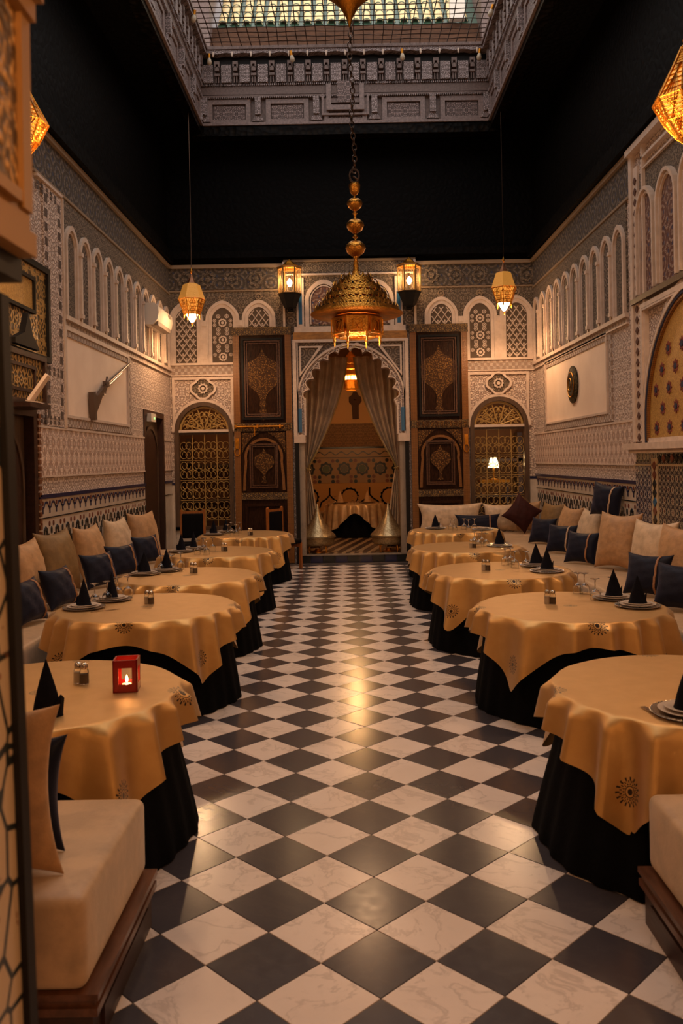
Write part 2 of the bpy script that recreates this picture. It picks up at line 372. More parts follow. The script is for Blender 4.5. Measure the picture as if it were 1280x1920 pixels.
def tag(o, label=None, cat=None, group=None, kind=None):
    if label: o['label'] = label
    if cat: o['category'] = cat
    if group: o['group'] = group
    if kind: o['kind'] = kind
    return o
def empty(name, loc=(0, 0, 0), rz=0, label=None, cat=None, group=None, kind=None):
    o = bpy.data.objects.new(name, None); o.empty_display_size = .05; o.location = loc; o.rotation_euler = (0, 0, rz)
    C.objects.link(o); return tag(o, label, cat, group, kind)
def inst(name, me, parent=None, loc=(0, 0, 0), rot=(0, 0, 0), sc=(1, 1, 1)):
    o = bpy.data.objects.new(name, me); C.objects.link(o); o.parent = parent; o.location = loc; o.rotation_euler = rot; o.scale = sc; return o
def dup(root, loc, rz=0, label=None, group=None):
    r = root.copy(); C.objects.link(r); r.location = loc; r.rotation_euler = (0, 0, rz)
    if label: r['label'] = label
    if group: r['group'] = group
    for ch in list(root.children):
        c = ch.copy(); C.objects.link(c); c.parent = r
        for g in list(ch.children):
            d = g.copy(); C.objects.link(d); d.parent = c
    return r
def arcpts(cx, cz, r, a0, a1, n): return [(cx+r*cos(a0+(a1-a0)*i/n), cz+r*sin(a0+(a1-a0)*i/n)) for i in range(n+1)]
def archline(cx, hw, z0, spring, n=14, pointy=0.0):
    """outline from lower right, over the arch, to lower left"""
    pts = [(cx+hw, z0)]
    for i in range(n+1):
        a = pi*i/n; k = 1+pointy*(sin(a)**6)
        pts.append((cx+hw*cos(a), spring+hw*sin(a)*k))
    pts.append((cx-hw, z0)); return pts
def rosette(mb, fr, a, b, r, d0, d1, petals=8, star=.22):
    n = petals*4; out = []; inn = []
    for i in range(n):
        t = 2*pi*i/n; k = 1+star*.5*(cos(t*petals))
        out.append((a+r*k*cos(t), b+r*k*sin(t))); inn.append((a+r*.66*cos(t), b+r*.66*sin(t)))
    mb.strip(out, inn, fr, d0, d1, True)
    mb.prism([(a+r*.36*cos(2*pi*i/10), b+r*.36*sin(2*pi*i/10)) for i in range(10)], fr, d0, d1)

# ================================================================== FLOOR
fl = MB().box(-3.4, 3.6, -3, 15.0, -.12, -.006).build('floor', M['grout'], kind='structure')
D = .4145; TX0, TY0 = .072, 3.05; hs = D/2-.0022
def tile_mesh(name, mat):
    b = .002; P = [(hs, 0), (0, hs), (-hs, 0), (0, -hs)]; Q = [((hs-b)*x/hs, (hs-b)*y/hs) for x, y in P]
    return MB().add([(x, y, -.01) for x, y in P]+[(x, y, -.001) for x, y in P]+[(x, y, 0) for x, y in Q],
                    [(i, (i+1) % 4, 4+(i+1) % 4, 4+i) for i in range(4)]+[(4+i, 4+(i+1) % 4, 8+(i+1) % 4, 8+i) for i in range(4)]+[(8, 9, 10, 11)]).mesh(name, mat)
tw, tb = tile_mesh('white_tile', M['marble_white']), tile_mesh('dark_tile', M['marble_dark'])
TABL = [(-1.52, 4.12), (-1.58, 6.55), (-1.60, 8.30), (-1.65, 10.5), (-1.62, 13.0)]
TABR = [(1.62, 4.0), (1.60, 6.24), (1.45, 8.30), (1.42, 10.5), (1.60, 13.1)]
tiles = []
for kind in (0, 1):
    for i in range(-9, 10):
        for j in range(-15, 40):
            x, y = TX0+D*(i+.5*kind), TY0+D*(j+.5*kind)
            if x < -3.0 or x > 3.15 or y < -2.8 or y > 14.78: continue
            vis = y > 1.9 and abs(x-.03) < y*.42+.2 and (-.95 < x < 1.1 or y < 3.3) and not (y < 3.5 and (x < -1.0 or x > 1.35))
            for tx, ty in TABL+TABR:
                if (x-tx)**2+(y-ty)**2 < .45**2: vis = False
            tiles.append((0 if vis else 1, y, x, kind))
tiles.sort()
rest = [MB(), MB()]
for n, (iv, y, x, kind) in enumerate(tiles):
    if n < 300 and not iv: inst('floor_tile', tb if kind == 0 else tw, fl, (x, y, 0))
    else:
        q = rest[kind]; P = [(hs, 0), (0, hs), (-hs, 0), (0, -hs)]
        q.add([(x+a, y+b, -.006) for a, b in P]+[(x+a, y+b, 0) for a, b in P], [(4, 5, 6, 7)]+[(i, (i+1) % 4, 4+(i+1) % 4, 4+i) for i in range(4)])
rest[0].build('floor_tiles', M['marble_dark'], fl, kind='stuff'); rest[1].build('floor_tiles', M['marble_white'], fl, kind='stuff')

# ================================================================== WALL SHELL
ZT = 5.28; ZC = 7.5
wl = MB()
for y0, y1, z0, z1 in ((-3, 6.9, 0, ZT), (6.9, 8.52, 2.38, ZT), (8.52, 13.0, 0, ZT), (13.0, 14.38, 2.64, ZT), (14.38, 15.2, 0, ZT)):
    wl.box(XL-.25, XL, y0, y1, z0, z1)
wl = wl.build('wall_left', M['stucco'], kind='structure')
wr = MB().box(XR, XR+.25, -3, 15.2, 0, ZT).build('wall_right', M['stucco'], kind='structure')
MB().box(XL-.3, XR+.3, -3.2, -3, 0, ZC).build('wall_front', M['cedar'], kind='structure')
# black cedar upper walls, soffit
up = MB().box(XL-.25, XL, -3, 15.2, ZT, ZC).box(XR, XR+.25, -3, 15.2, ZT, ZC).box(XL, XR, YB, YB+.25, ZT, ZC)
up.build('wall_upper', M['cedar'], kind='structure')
SX0, SX1, SY0, SY1 = -2.44, 2.52, 3.6, 14.45
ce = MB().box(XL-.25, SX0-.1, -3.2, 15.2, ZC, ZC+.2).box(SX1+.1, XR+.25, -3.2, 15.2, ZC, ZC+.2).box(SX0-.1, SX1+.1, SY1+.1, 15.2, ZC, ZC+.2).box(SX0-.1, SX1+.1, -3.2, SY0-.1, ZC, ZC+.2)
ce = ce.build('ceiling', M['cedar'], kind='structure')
# faint coffer beams on the soffit and cedar brackets
b = MB()
for x0, x1 in ((XL, XL+.12), (XR-.12, XR)): b.box(x0, x1, -2.9, 14.9, ZT+.02, ZT+.2)
b.box(XL, XR, 14.88, YB, ZT+.1, ZT+.22)
b.build('trim_1', M['cedar'], kind='structure')

# back wall: plates round the openings
OX0, OX1, OC = -.90, 1.00, .05
WL0, WL1, WR0, WR1 = -3.07, -2.04, 2.13, 3.16
wb = MB()
T0, T1 = 0, -.35
def rb(a0, a1, b0, b1): wb.rect(a0, a1, b0, b1, FB, T1, T0)
rb(XL, WL0, 0, ZT); rb(WL1, OX0-.0, 0, ZT); rb(OX1, WR0, 0, ZT); rb(WR1, XR, 0, ZT)
rb(WL0, WL1, 0, .62); rb(WR0, WR1, 0, .62); rb(OX0, OX1, 4.06, ZT)
def spandrel(mb, cx, hw, spring, top, fr, d0, d1, pointy=0):
    A = [(a, b_) for a, b_ in archline(cx, hw, spring, spring, 20, pointy)[1:-1]]
    B = [(a, top) for a, b_ in A]; mb.strip(A, B, fr, d0, d1)
for a0, a1 in ((WL0, WL1), (WR0, WR1)): spandrel(wb, (a0+a1)/2, (a1-a0)/2, 2.36, ZT, FB, T1, T0)
wb = wb.build('wall_back', M['stucco'], kind='structure')

# ------------------------------------------------------------------ carved side walls
def blind_arches(wall, fr, ys, z0, spring, hw, frame=.05, panel=True):
    pw = MB()
    for i, yc in enumerate(ys):
        o = MB(); A = archline(yc, hw, z0, spring, 12, .12); B = archline(yc, hw-frame, z0, spring, 12, .12)
        o.strip(A, B, fr, 0.015, .05)
        A2 = archline(yc, hw-frame-.012, z0, spring, 12, .12); B2 = archline(yc, hw-frame-.03, z0, spring, 12, .12)
        o.strip(A2, B2, fr, 0.015, .032)
        o.build('blind_arch', M['mould'], wall)
        C0 = archline(yc, hw-frame, z0, spring, 12, .12)
        p = MB().prism(C0, fr, .008, .018); p.build('arch_panel', M['stucco_star'] if i % 2 else M['stucco_dark'], wall)
def colonnettes(wall, fr, ys, z0, z1):
    for yc in ys:
        MB().rect(yc-.028, yc+.028, z0+.05, z1, fr, .02, .075).rect(yc-.04, yc+.04, z0, z0+.05, fr, .02, .085).rect(yc-.04, yc+.04, z1, z1+.045, fr, .02, .085).build('colonnette', M['mould'], wall)
def side_wall(wall, fr, y0, y1, arch_y, pan, merlon_y, dy=None):
    dy = dy or [(y0, y1)]
    MB().rect(y0, y1, 4.80, 5.22, fr, 0, .02).build('frieze', M['stucco_frieze'], wall)
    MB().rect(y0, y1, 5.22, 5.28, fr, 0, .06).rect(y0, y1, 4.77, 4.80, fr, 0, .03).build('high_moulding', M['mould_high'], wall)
    mo = MB(); mo.rect(arch_y[0], y1, 3.42, 3.47, fr, 0, .05).rect(arch_y[0], y1, 3.34, 3.36, fr, 0, .03)
    for q0, q1 in dy: mo.rect(q0, q1, 2.19, 2.215, fr, 0, .022).rect(q0, q1, 1.68, 1.70, fr, 0, .022)
    mo.build('moulding', M['mould'], wall)
    MB().rect(arch_y[0], y1, 3.47, 4.76, fr, 0, .016).build('arch_ground', M['stucco_dark'], wall)
    MB().rect(arch_y[0], y1, 3.36, 3.42, fr, 0, .02).build('band', M['stucco_bframe'], wall)
    for q0, q1 in dy: MB().rect(q0, q1, 1.70, 2.19, fr, 0, .014).build('lozenge_field', M['stucco_loz'], wall)
    a0, a1, b0, b1 = pan
    MB().rect(a0, a1, b0, b1, fr, 0, .006).build('smooth_panel', M['plaster'], wall)
    MB().frame(a0-.03, a1+.03, b0-.03, b1+.03, .03, fr, 0, .03).build('panel_frame', M['mould'], wall)
    MB().frame(a0-.2, a1+.2, b0-.13, b1+.03, .10, fr, 0, .018).build('panel_border', M['stucco_bframe'], wall)
    # mosaic dado
    for q0, q1 in dy:
        MB().rect(q0, q1, 0, 1.47, fr, 0, .012).build('mosaic_ground', M['mosaic_wall'], wall)
        MB().rect(q0, q1, 1.465, 1.505, fr, 0, .03).build('blue_edge_tile', M['navy_tile'], wall)
        MB().rect(q0, q1, 1.258, 1.27, fr, 0, .02).build('dark_line', M['black_tile'], wall)
    me1, me2 = MB(), MB()
    w = .10
    me1.strip([(-w, .075), (-.07, .07), (-.04, .03), (0, .02), (.04, .03), (.07, .07), (w, .075)],
              [(-w, .052), (-.055, .05), (-.03, .008), (0, -.004), (.03, .008), (.055, .05), (w, .052)], lambda a, b, d: (d, a, b), .0, .01)
    me1.strip([(-.008, .0), (.008, .0)], [(-.008, -.05), (.008, -.05)], lambda a, b, d: (d, a, b), 0, .008)
    dr = MB().prism([(.018*cos(t*pi/4), .03*sin(t*pi/4)) for t in range(8)], lambda a, b, d: (d, a, b), 0, .01)
    s2 = .17
    pts = [(-s2, .0), (-.13, .0), (-.13, .06), (-.09, .06), (-.09, .12), (-.05, .12), (-.05, .17), (0, .20), (.05, .17), (.05, .12), (.09, .12), (.09, .06), (.13, .06), (.13, 0), (s2, 0)]
    inn = [(-s2, -.03), (-.10, -.03), (-.10, .04), (-.06, .04), (-.06, .10), (-.025, .10), (-.025, .145), (0, .155), (.025, .145), (.025, .10), (.06, .10), (.06, .04), (.10, .04), (.10, -.03), (s2, -.03)]
    me2.strip(pts, inn, lambda a, b, d: (d, a, b), 0, .01)
    s = 1 if fr is FL else -1
    X = XL if fr is FL else XR
    m1, mb_, m2, md = me1.mesh('merlon', M['navy_tile']), dr.mesh('drop', M['brown_tile']), me2.mesh('merlon', M['black_tile']), dr.mesh('drop', M['black_tile'])
    y = merlon_y[0]+.1
    while y < merlon_y[1]-.08:
        inst('merlon_tile', m1, wall, (X+s*.012, y, 1.36), sc=(s, 1, 1)); inst('drop_tile', mb_, wall, (X+s*.012, y+.0, 1.415), sc=(s, .8, .8)); y += .2
    y = merlon_y[0]+.17
    while y < merlon_y[1]-.14:
        inst('merlon_tile', m2, wall, (X+s*.012, y, .98), sc=(s, 1, 1))
        inst('drop_tile', md, wall, (X+s*.012, y+.17, 1.13), sc=(s, 1.1, 1.3)); inst('drop_tile', mb_, wall, (X+s*.012, y+.11, 1.20), sc=(s, .9, .9)); inst('drop_tile', mb_, wall, (X+s*.012, y-.11, 1.20), sc=(s, .9, .9)); y += .34
LA = [9.64+.5*i for i in range(11)]
side_wall(wl, FL, 8.55, 15.0, [9.40]+LA, (9.45, 12.07, 2.36, 3.31), (8.55, 13.0), [(8.55, 13.0), (14.38, 15.0)])
blind_arches(wl, FL, LA, 3.47, 4.27, .215); colonnettes(wl, FL, [y+.25 for y in LA[:-1]], 3.5, 4.22)
RA = [10.2+.5*i for i in range(10)]
side_wall(wr, FR, 9.75, 15.0, [9.95]+RA, (10.80, 14.12, 2.36, 3.33), (9.76, 15.0))
blind_arches(wr, FR, RA, 3.47, 4.32, .215); colonnettes(wr, FR, [y+.25 for y in RA[:-1]], 3.5, 4.25)
# left border pilaster with paired dark insets
MB().rect(8.80, 9.38, 2.21, 4.76, FL, 0, .022).build('border_panel', M['stucco'], wl)
fm = MB().rect(9.355, 9.385, 2.21, 4.76, FL, 0, .04).rect(8.60, 9.38, 4.74, 4.77, FL, 0, .04); fm.build('moulding', M['mould'], wl)
dots = MB(); z = 2.3
while z < 4.7:
    for yc in (9.27, 8.87):
        for dy in (-.022, .022): dots.rect(yc+dy-.015, yc+dy+.015, z, z+.085, FL, .02, .026)
    z += .15
y = 8.62
while y < 9.25:
    for zc in (2.28, 4.66, 2.80):
        for dz in (-.025, .025): dots.rect(y, y+.05, zc+dz-.018, zc+dz+.018, FL, .02, .027)
    y += .13
dots.build('inset_pattern', Mt('dark_inset', (.09, .06, .045), .8).m, wl, kind='stuff')
# near left: gilded wall panel with niche, dark doorway, fanned book
t = empty('gilded_wall_panel', (XL, 8.3, 2.9), 0, 'tall gilded carved panel in a black frame high on the left wall beside the stone pillar', 'panel')
def LP(a, b, d): return (d, a-8.3, b-2.9)
MB().rect(7.2, 8.80, 2.90, 3.80, LP, .005, .03).build('backing', M['gilt_scroll'], t)
MB().frame(7.15, 8.86, 2.86, 3.84, .06, LP, .005, .06).build('frame', M['black_wood'], t)
MB().frame(7.5, 8.42, 3.30, 3.66, .035, LP, .03, .07).build('inner_frame', M['black_wood'], t)
MB().rect(7.53, 8.39, 3.33, 3.63, LP, .03, .045).build('inner_panel', M['textile'], t)
t = MB().prism([(7.75, 2.93), (8.35, 2.93), (8.34, 2.95), (8.18, 3.06), (8.08, 3.26), (7.98, 3.06), (7.75, 2.98)], FL, .062, .12).build('pointed_niche_hood', M['black_wood'])
tag(t, 'dark pointed hood in front of the gilded panel on the left wall', 'hood')
t = empty('carved_cabinet_top', (XL, 7.9, 2.36), 0, 'carved gilded crest over the dark doorway on the left', 'carving')
MB().rect(7.0, 8.5, 2.40, 2.86, lambda a, b, d: (d, a-7.9, b-2.36), .01, .10).build('board', M['gilt_scroll'], t)
MB().rect(7.6, 8.12, 2.335, 2.378, lambda a, b, d: (d, a-7.9, b-2.36), .02, .30).build('ledge', M['sofa_wood'], t)
MB().frame(6.98, 8.52, 2.38, 2.88, .05, lambda a, b, d: (d, a-7.9, b-2.36), .0, .13).frame(7.25, 8.25, 2.5, 2.76, .03, lambda a, b, d: (d, a-7.9, b-2.36), .1, .12).build('edge', M['sofa_wood'], t)
bk = empty('open_book', (XL+.2, 7.9, 2.395), .2, 'pale open book leaning on the carved crest at the far left', 'book')
MB().add([(-.02, -.14, .02), (.0, -.14, .0), (.16, -.10, .24), (.14, -.10, .26), (-.02, .1, .02), (0, .1, 0), (.16, .08, .24), (.14, .08, .26)], [(0, 1, 2, 3), (4, 7, 6, 5), (0, 4, 5, 1), (1, 5, 6, 2), (2, 6, 7, 3), (3, 7, 4, 0)]).build('page_block', M['plaster'], bk)
MB().add([(-.03, -.15, .0), (.1, -.15, -.02), (.1, .11, -.02), (-.03, .11, .0), (-.03, -.15, .012), (.1, -.15, -.008), (.1, .11, -.008), (-.03, .11, .012)], [(0, 1, 2, 3), (4, 7, 6, 5), (0, 4, 5, 1), (1, 5, 6, 2), (2, 6, 7, 3), (3, 7, 4, 0)]).build('cover', M['mould'], bk)
def plank_door(name, y0, y1, z1, x=XL-.08):
    d = empty(name, (x, (y0+y1)/2, 0), kind='structure'); yc = (y0+y1)/2
    f = lambda a, b, dd: (dd, a-yc, b)
    MB().rect(y0, y1, 0, z1, f, -.04, 0).build('door_leaf', M['window_wood'], d)
    MB().frame(y0, y1, 0, z1, .09, f, 0, .1).build('door_frame', M['sofa_wood'], d)
    MB().prism(archline(yc, (y1-y0)/2-.2, .3, z1-.75, 14), f, 0, .02).build('door_panel', M['sofa_wood'], d)
    MB().strip(archline(yc, (y1-y0)/2-.17, .27, z1-.75, 14), archline(yc, (y1-y0)/2-.22, .27, z1-.75, 14), f, 0, .035).build('door_moulding', M['window_wood'], d)
    return d
plank_door('door_3', 13.0, 14.38, 2.64); plank_door('door_4', 6.9, 8.52, 2.38)
MB().box(XL-.5, XL-.26, 6.5, 15, 0, 3).build('wall_backing', M['black_wood'], kind='structure')
# door jamb trim studs near door_4
jt = MB()
for k in range(34): jt.rect(8.535, 8.60, .1+k*.066, .145+k*.066, FL, 0.012, .03)
jt.build('studded_trim', M['copper'], wl, kind='stuff')

# ------------------------------------------------------------------ right wall, near part (pilaster, niche, shelf, mosaic)
fm = MB().rect(9.66, 9.75, 1.95, 5.24, FR, 0, .05).rect(9.30, 9.34, 1.95, 5.24, FR, 0, .05)
fm.rect(5.5, 9.75, 5.20, 5.27, FR, 0, .09).rect(5.5, 9.34, 5.04, 5.07, FR, 0, .05).rect(5.5, 9.34, 4.93, 4.95, FR, 0, .04)
fm.build('moulding', M['mould'], wr)
z = 2.0; cm = MB().prism([(-.045, 0), (0, -.045), (.045, 0), (0, .045)], lambda a, b, d: (-d, a, b), 0, .012).mesh('lozenge', Mt('brown_paint', (.09, .035, .02), .8).m)
while z < 5.0: inst('lozenge_tile', cm, wr, (XR-.03, 9.58, z)); z += .12
MB().rect(9.52, 9.65, 1.95, 5.04, FR, 0, .03).build('pilaster_strip', M['mould'], wr)
MB().rect(9.34, 9.52, 1.95, 3.5, FR, 0, .03).build('pilaster_panel', M['stucco'], wr)
M['stucco_red'] = stucco('red_ground_painted_plaster', (.34, .22, .16), (.12, .045, .03), 'star', 22, .26, dots=(.03, .04, .10))
MB().rect(6.2, 9.50, 3.56, 4.93, FR, 0, .012).build('painted_ground', M['stucco_dark'], wr)
for i, yc in enumerate([9.24, 8.62, 8.0, 7.4, 6.8]):
    A = archline(yc, .27, 3.58, 4.42, 12, .1)
    MB().prism(archline(yc, .22, 3.58, 4.42, 12, .1), FR, .012, .02).build('arch_panel', M['stucco_red'], wr)
    MB().strip(A, archline(yc, .235, 3.58, 4.42, 12, .1), FR, .012, .07).strip(archline(yc, .222, 3.58, 4.42, 12, .1), archline(yc, .2, 3.58, 4.42, 12, .1), FR, .012, .045).build('blind_arch', M['mould'], wr)
MB().rect(6.2, 9.7, 3.50, 3.56, FR, 0, .07).build('dark_moulding', M['window_wood'], wr)
# big niche arch with brocade
NC, NH = 8.05, 1.16
MB().prism(archline(NC, NH, 1.93, 2.12, 20, .04), FR, .03, .04).build('niche_hanging', M['textile'], wr)
M['navy_paint'] = Mt('navy_paint', (.02, .022, .05), .8).m; M['red_paint'] = Mt('madder_red', (.16, .03, .02), .8).m
for k, (off, mt_) in enumerate(((.0, 'door_gold'), (.03, 'navy_paint'), (.06, 'mould'))):
    MB().strip(archline(NC, NH+.035+off, 1.93, 2.12, 24, .04), archline(NC, NH+off-.0, 1.93, 2.12, 24, .04), FR, 0.02, .07+.01*k).build('niche_rim', M[mt_], wr)
MB().strip(archline(NC, NH+.2, 1.93, 2.12, 24, .04), archline(NC, NH+.15, 1.93, 2.12, 24, .04), FR, .02, .05).build('niche_rim', M['stucco_bframe'], wr)
MB().frame(6.6, 9.42, 1.93, 3.46, .05, FR, 0.02, .06).frame(6.7, 9.35, 1.93, 3.40, .02, FR, .02, .07).build('niche_frame', M['mould'], wr)
ro = MB(); rosette(ro, lambda a, b, d: (-d, a, b), 0, 0, .06, 0, .008, 8, .5); rm = ro.mesh('medallion', M['red_paint'])
ro = MB().prism([(.03*cos(t*pi/4), .03*sin(t*pi/4)) for t in range(8)], lambda a, b, d: (-d, a, b), 0, .012); rm2 = ro.mesh('medallion_core', M['navy_paint'])
for i in range(6):
    for j in range(7):
        yy, zz = 9.0-.36*i-(.18 if j % 2 else 0), 2.08+.2*j
        if ((yy-NC)/NH)**2+max(0, (zz-2.12)/1.1)**2 < .8:
            q = inst('woven_medallion', rm, wr, (XR-.04, yy, zz)); inst('medallion_core', rm2, wr, (XR-.04, yy, zz))
MB().rect(5.5, 9.76, 1.86, 1.93, FR, 0, .16).rect(5.5, 9.76, 1.82, 1.86, FR, 0, .10).build('shelf_ledge', M['mould'], wr)
MB().rect(5.5, 9.70, 0, 1.82, FR, 0, .03).build('mosaic_panel', M['zellige_a'], wr)
MB().rect(9.22, 9.72, .2, 1.72, FR, 0, .035).build('mosaic_panel', M['zellige_b'], wr)
MB().rect(9.02, 9.05, .2, 1.76, FR, 0, .04).rect(9.17, 9.20, .2, 1.76, FR, 0, .04).rect(5.5, 9.72, 1.68, 1.70, FR, 0, .04).build('cream_edge_tile', M['cream_tile'], wr)
lz = MB().prism([(-.055, 0), (0, -.05), (.055, 0), (0, .05)], lambda a, b, d: (-d, a, b), 0, .01)
lms = [lz.mesh('lozenge', M[k]) for k in ('black_tile', 'brown_tile', 'blue_tile', 'black_tile')]
MB().rect(9.05, 9.17, .2, 1.76, FR, 0, .036).build('strip_ground', M['cream_tile'], wr)
for k in range(14): inst('lozenge_tile', lms[[0, 1, 2, 3, 0, 1, 1][k % 7]], wr, (XR-.036, 9.11, .42+.097*k))
for k in range(22): inst('lozenge_tile', lms[k % 2 if k % 5 else 3], wr, (XR-.035, 8.95-.115*k, 1.76), sc=(1, .9, .9))

# ------------------------------------------------------------------ back wall relief
def back_rel(name, mat, fn, d0=0, d1=.02):
    b_ = MB(); fn(b_); return b_.build(name, M[mat], wb)
MB().rect(XL, -1.15, 4.85, 5.22, FB, 0, .02).rect(1.28, XR, 4.85, 5.22, FB, 0, .02).build('frieze', M['stucco_frieze'], wb)
fz = MB(); x = -2.85
while x < -1.2: rosette(fz, FB, x, 5.03, .13, .02, .035, 8, .3); x += .42
x = 1.5
while x < 3.2: rosette(fz, FB, x, 5.03, .13, .02, .035, 8, .3); x += .42
fz.build('frieze_rosettes', M['stucco_dark'], wb)
mo = MB()
for a0, a1 in ((XL, -1.10), (1.22, XR)):
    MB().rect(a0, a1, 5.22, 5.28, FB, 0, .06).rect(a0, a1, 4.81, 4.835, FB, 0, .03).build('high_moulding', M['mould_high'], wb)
    mo.rect(a0, a1, 3.52, 3.56, FB, 0, .05).rect(a0, a1, 3.33, 3.355, FB, 0, .03)
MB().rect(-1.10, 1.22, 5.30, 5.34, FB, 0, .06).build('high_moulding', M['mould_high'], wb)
mo.build('moulding', M['mould'], wb)
MB().rect(XL, -1.1, 3.56, 4.80, FB, 0, .015).rect(1.22, XR, 3.56, 4.80, FB, 0, .015).build('arch_ground', M['stucco_dark'], wb)
MB().rect(XL, -2.0, 3.36, 3.52, FB, 0, .015).rect(2.1, XR, 3.36, 3.52, FB, 0, .015).build('band', M['stucco_bframe'], wb)
def lattice_panel(cx, hw, kind):
    MB().prism(archline(cx, hw, 3.56, 4.32, 12, .1), FB, .01, .02).build('arch_panel', M['recess_ground'], wb)
    g = MB(); top = 4.32+hw
    def inside(a, b_): return abs(a-cx) < hw-.01 and (b_ < 4.32 or (a-cx)**2+(b_-4.32)**2 < (hw-.01)**2)
    if kind == 'x':
        s = .125; h = .17; k = -12
        for sg in (1, -1):
            for k in range(-14, 16):
                pts = []
                for q in range(60):
                    b_ = 3.57+q*.018; a = cx+sg*((b_-3.57)*s/h)+k*s
                    if inside(a, b_): pts.append((a, b_))
                if len(pts) > 2:
                    g.strip([(a-.009, b_) for a, b_ in pts], [(a+.009, b_) for a, b_ in pts], FB, .02, .034)
        for j in range(8):
            for i in range(-3, 4):
                a = cx+i*s+(s/2 if j % 2 else 0); b_ = 3.57+h*.5*(j+.0)+.04
                if inside(a-.03, b_) and inside(a+.03, b_) and inside(a, b_+.03): rosette(g, FB, a, b_, .032, .02, .03, 4, .7)
    else:
        for j in range(5):
            b_ = 3.66+j*.30
            if inside(cx, b_+.06): rosette(g, FB, cx, b_, .072, .02, .034, 10, .2)
            for sx in (-1, 1):
                for (dx, dz, rr) in ((.075, .115, .036), (.075, .185, .036), (.14, .04, .03), (.14, .26, .03), (.155, .15, .05)):
                    a, bb = cx+sx*dx, b_+dz
                    if inside(a+sx*rr*.8, bb) and inside(a, bb+rr): rosette(g, FB, a, bb, rr, .02, .032, 8, .25)
    g.build('lattice', M['mould'], wb)
    o = MB().strip(archline(cx, hw+.11, 3.56, 4.32, 14, .12), archline(cx, hw+.06, 3.56, 4.32, 14, .12), FB, .015, .05)
    o.strip(archline(cx, hw+.06, 3.56, 4.32, 14, .12), archline(cx, hw, 3.56, 4.32, 14, .12), FB, .015, .035)
    o.build('blind_arch', M['mould'], wb)
for cx, k in ((-2.83, 'x'), (-2.19, 'r'), (-1.55, 'x'), (1.66, 'x'), (2.34, 'r'), (2.98, 'x')):
    lattice_panel(cx, .185, k)
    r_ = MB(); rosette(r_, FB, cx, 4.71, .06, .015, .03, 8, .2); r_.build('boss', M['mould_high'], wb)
for cx in (-2.51, -1.87, 2.0, 2.66):
    MB().rect(cx-.075, cx+.075, 3.56, 4.3, FB, .01, .045).rect(cx-.045, cx+.045, 3.62, 3.70, FB, .045, .055).rect(cx-.04, cx+.04, 4.2, 4.29, FB, .045, .06).build('pilaster', M['mould'], wb)
# lower panels with quatrefoil over the windows
for c0, c1 in ((WL0, WL1), (WR0, WR1)):
    cx = (c0+c1)/2
    MB().frame(c0-.03, c1+.02, 2.36-.02, 3.31, .045, FB, 0, .035).build('panel_frame', M['mould'], wb)
    q = MB(); n = 48; A = []; B = []
    for i in range(n):
        t_ = 2*pi*i/n; rr = .17+.035*abs(cos(2*t_))
        A.append((cx+rr*1.15*cos(t_), 3.11+rr*sin(t_))); B.append((cx+(rr-.035)*1.15*cos(t_), 3.11+(rr-.035)*sin(t_)))
    q.strip(A, B, FB, .0, .05, True); rosette(q, FB, cx, 3.11, .085, 0, .04, 10, .25); q.build('quatrefoil', M['mould'], wb)
    MB().prism([(cx+.19*cos(2*pi*i/20), 3.11+.15*sin(2*pi*i/20)) for i in range(20)], FB, 0, .012).build('quatrefoil_ground', M['stucco_dark'], wb)
    MB().strip(archline(cx, .56, 2.36, 2.36, 18)[1:-1], archline(cx, .515, 2.36, 2.36, 18)[1:-1], FB, 0, .045).build('window_hood', M['mould'], wb)
# dado at the back corners
MB().rect(XL, WL0-.01, 0, 1.45, FB, 0, .02).rect(WR1+.01, XR, 0, 1.45, FB, 0, .02).rect(WL0, WL1, 0, .62, FB, 0, .01).build('mosaic_ground', M['mosaic_wall'], wb)
MB().rect(XL, WL0-.01, 1.42, 1.46, FB, .02, .03).rect(WR1+.01, XR, 1.42, 1.46, FB, .02, .03).build('blue_edge_tile', M['navy_tile'], wb)

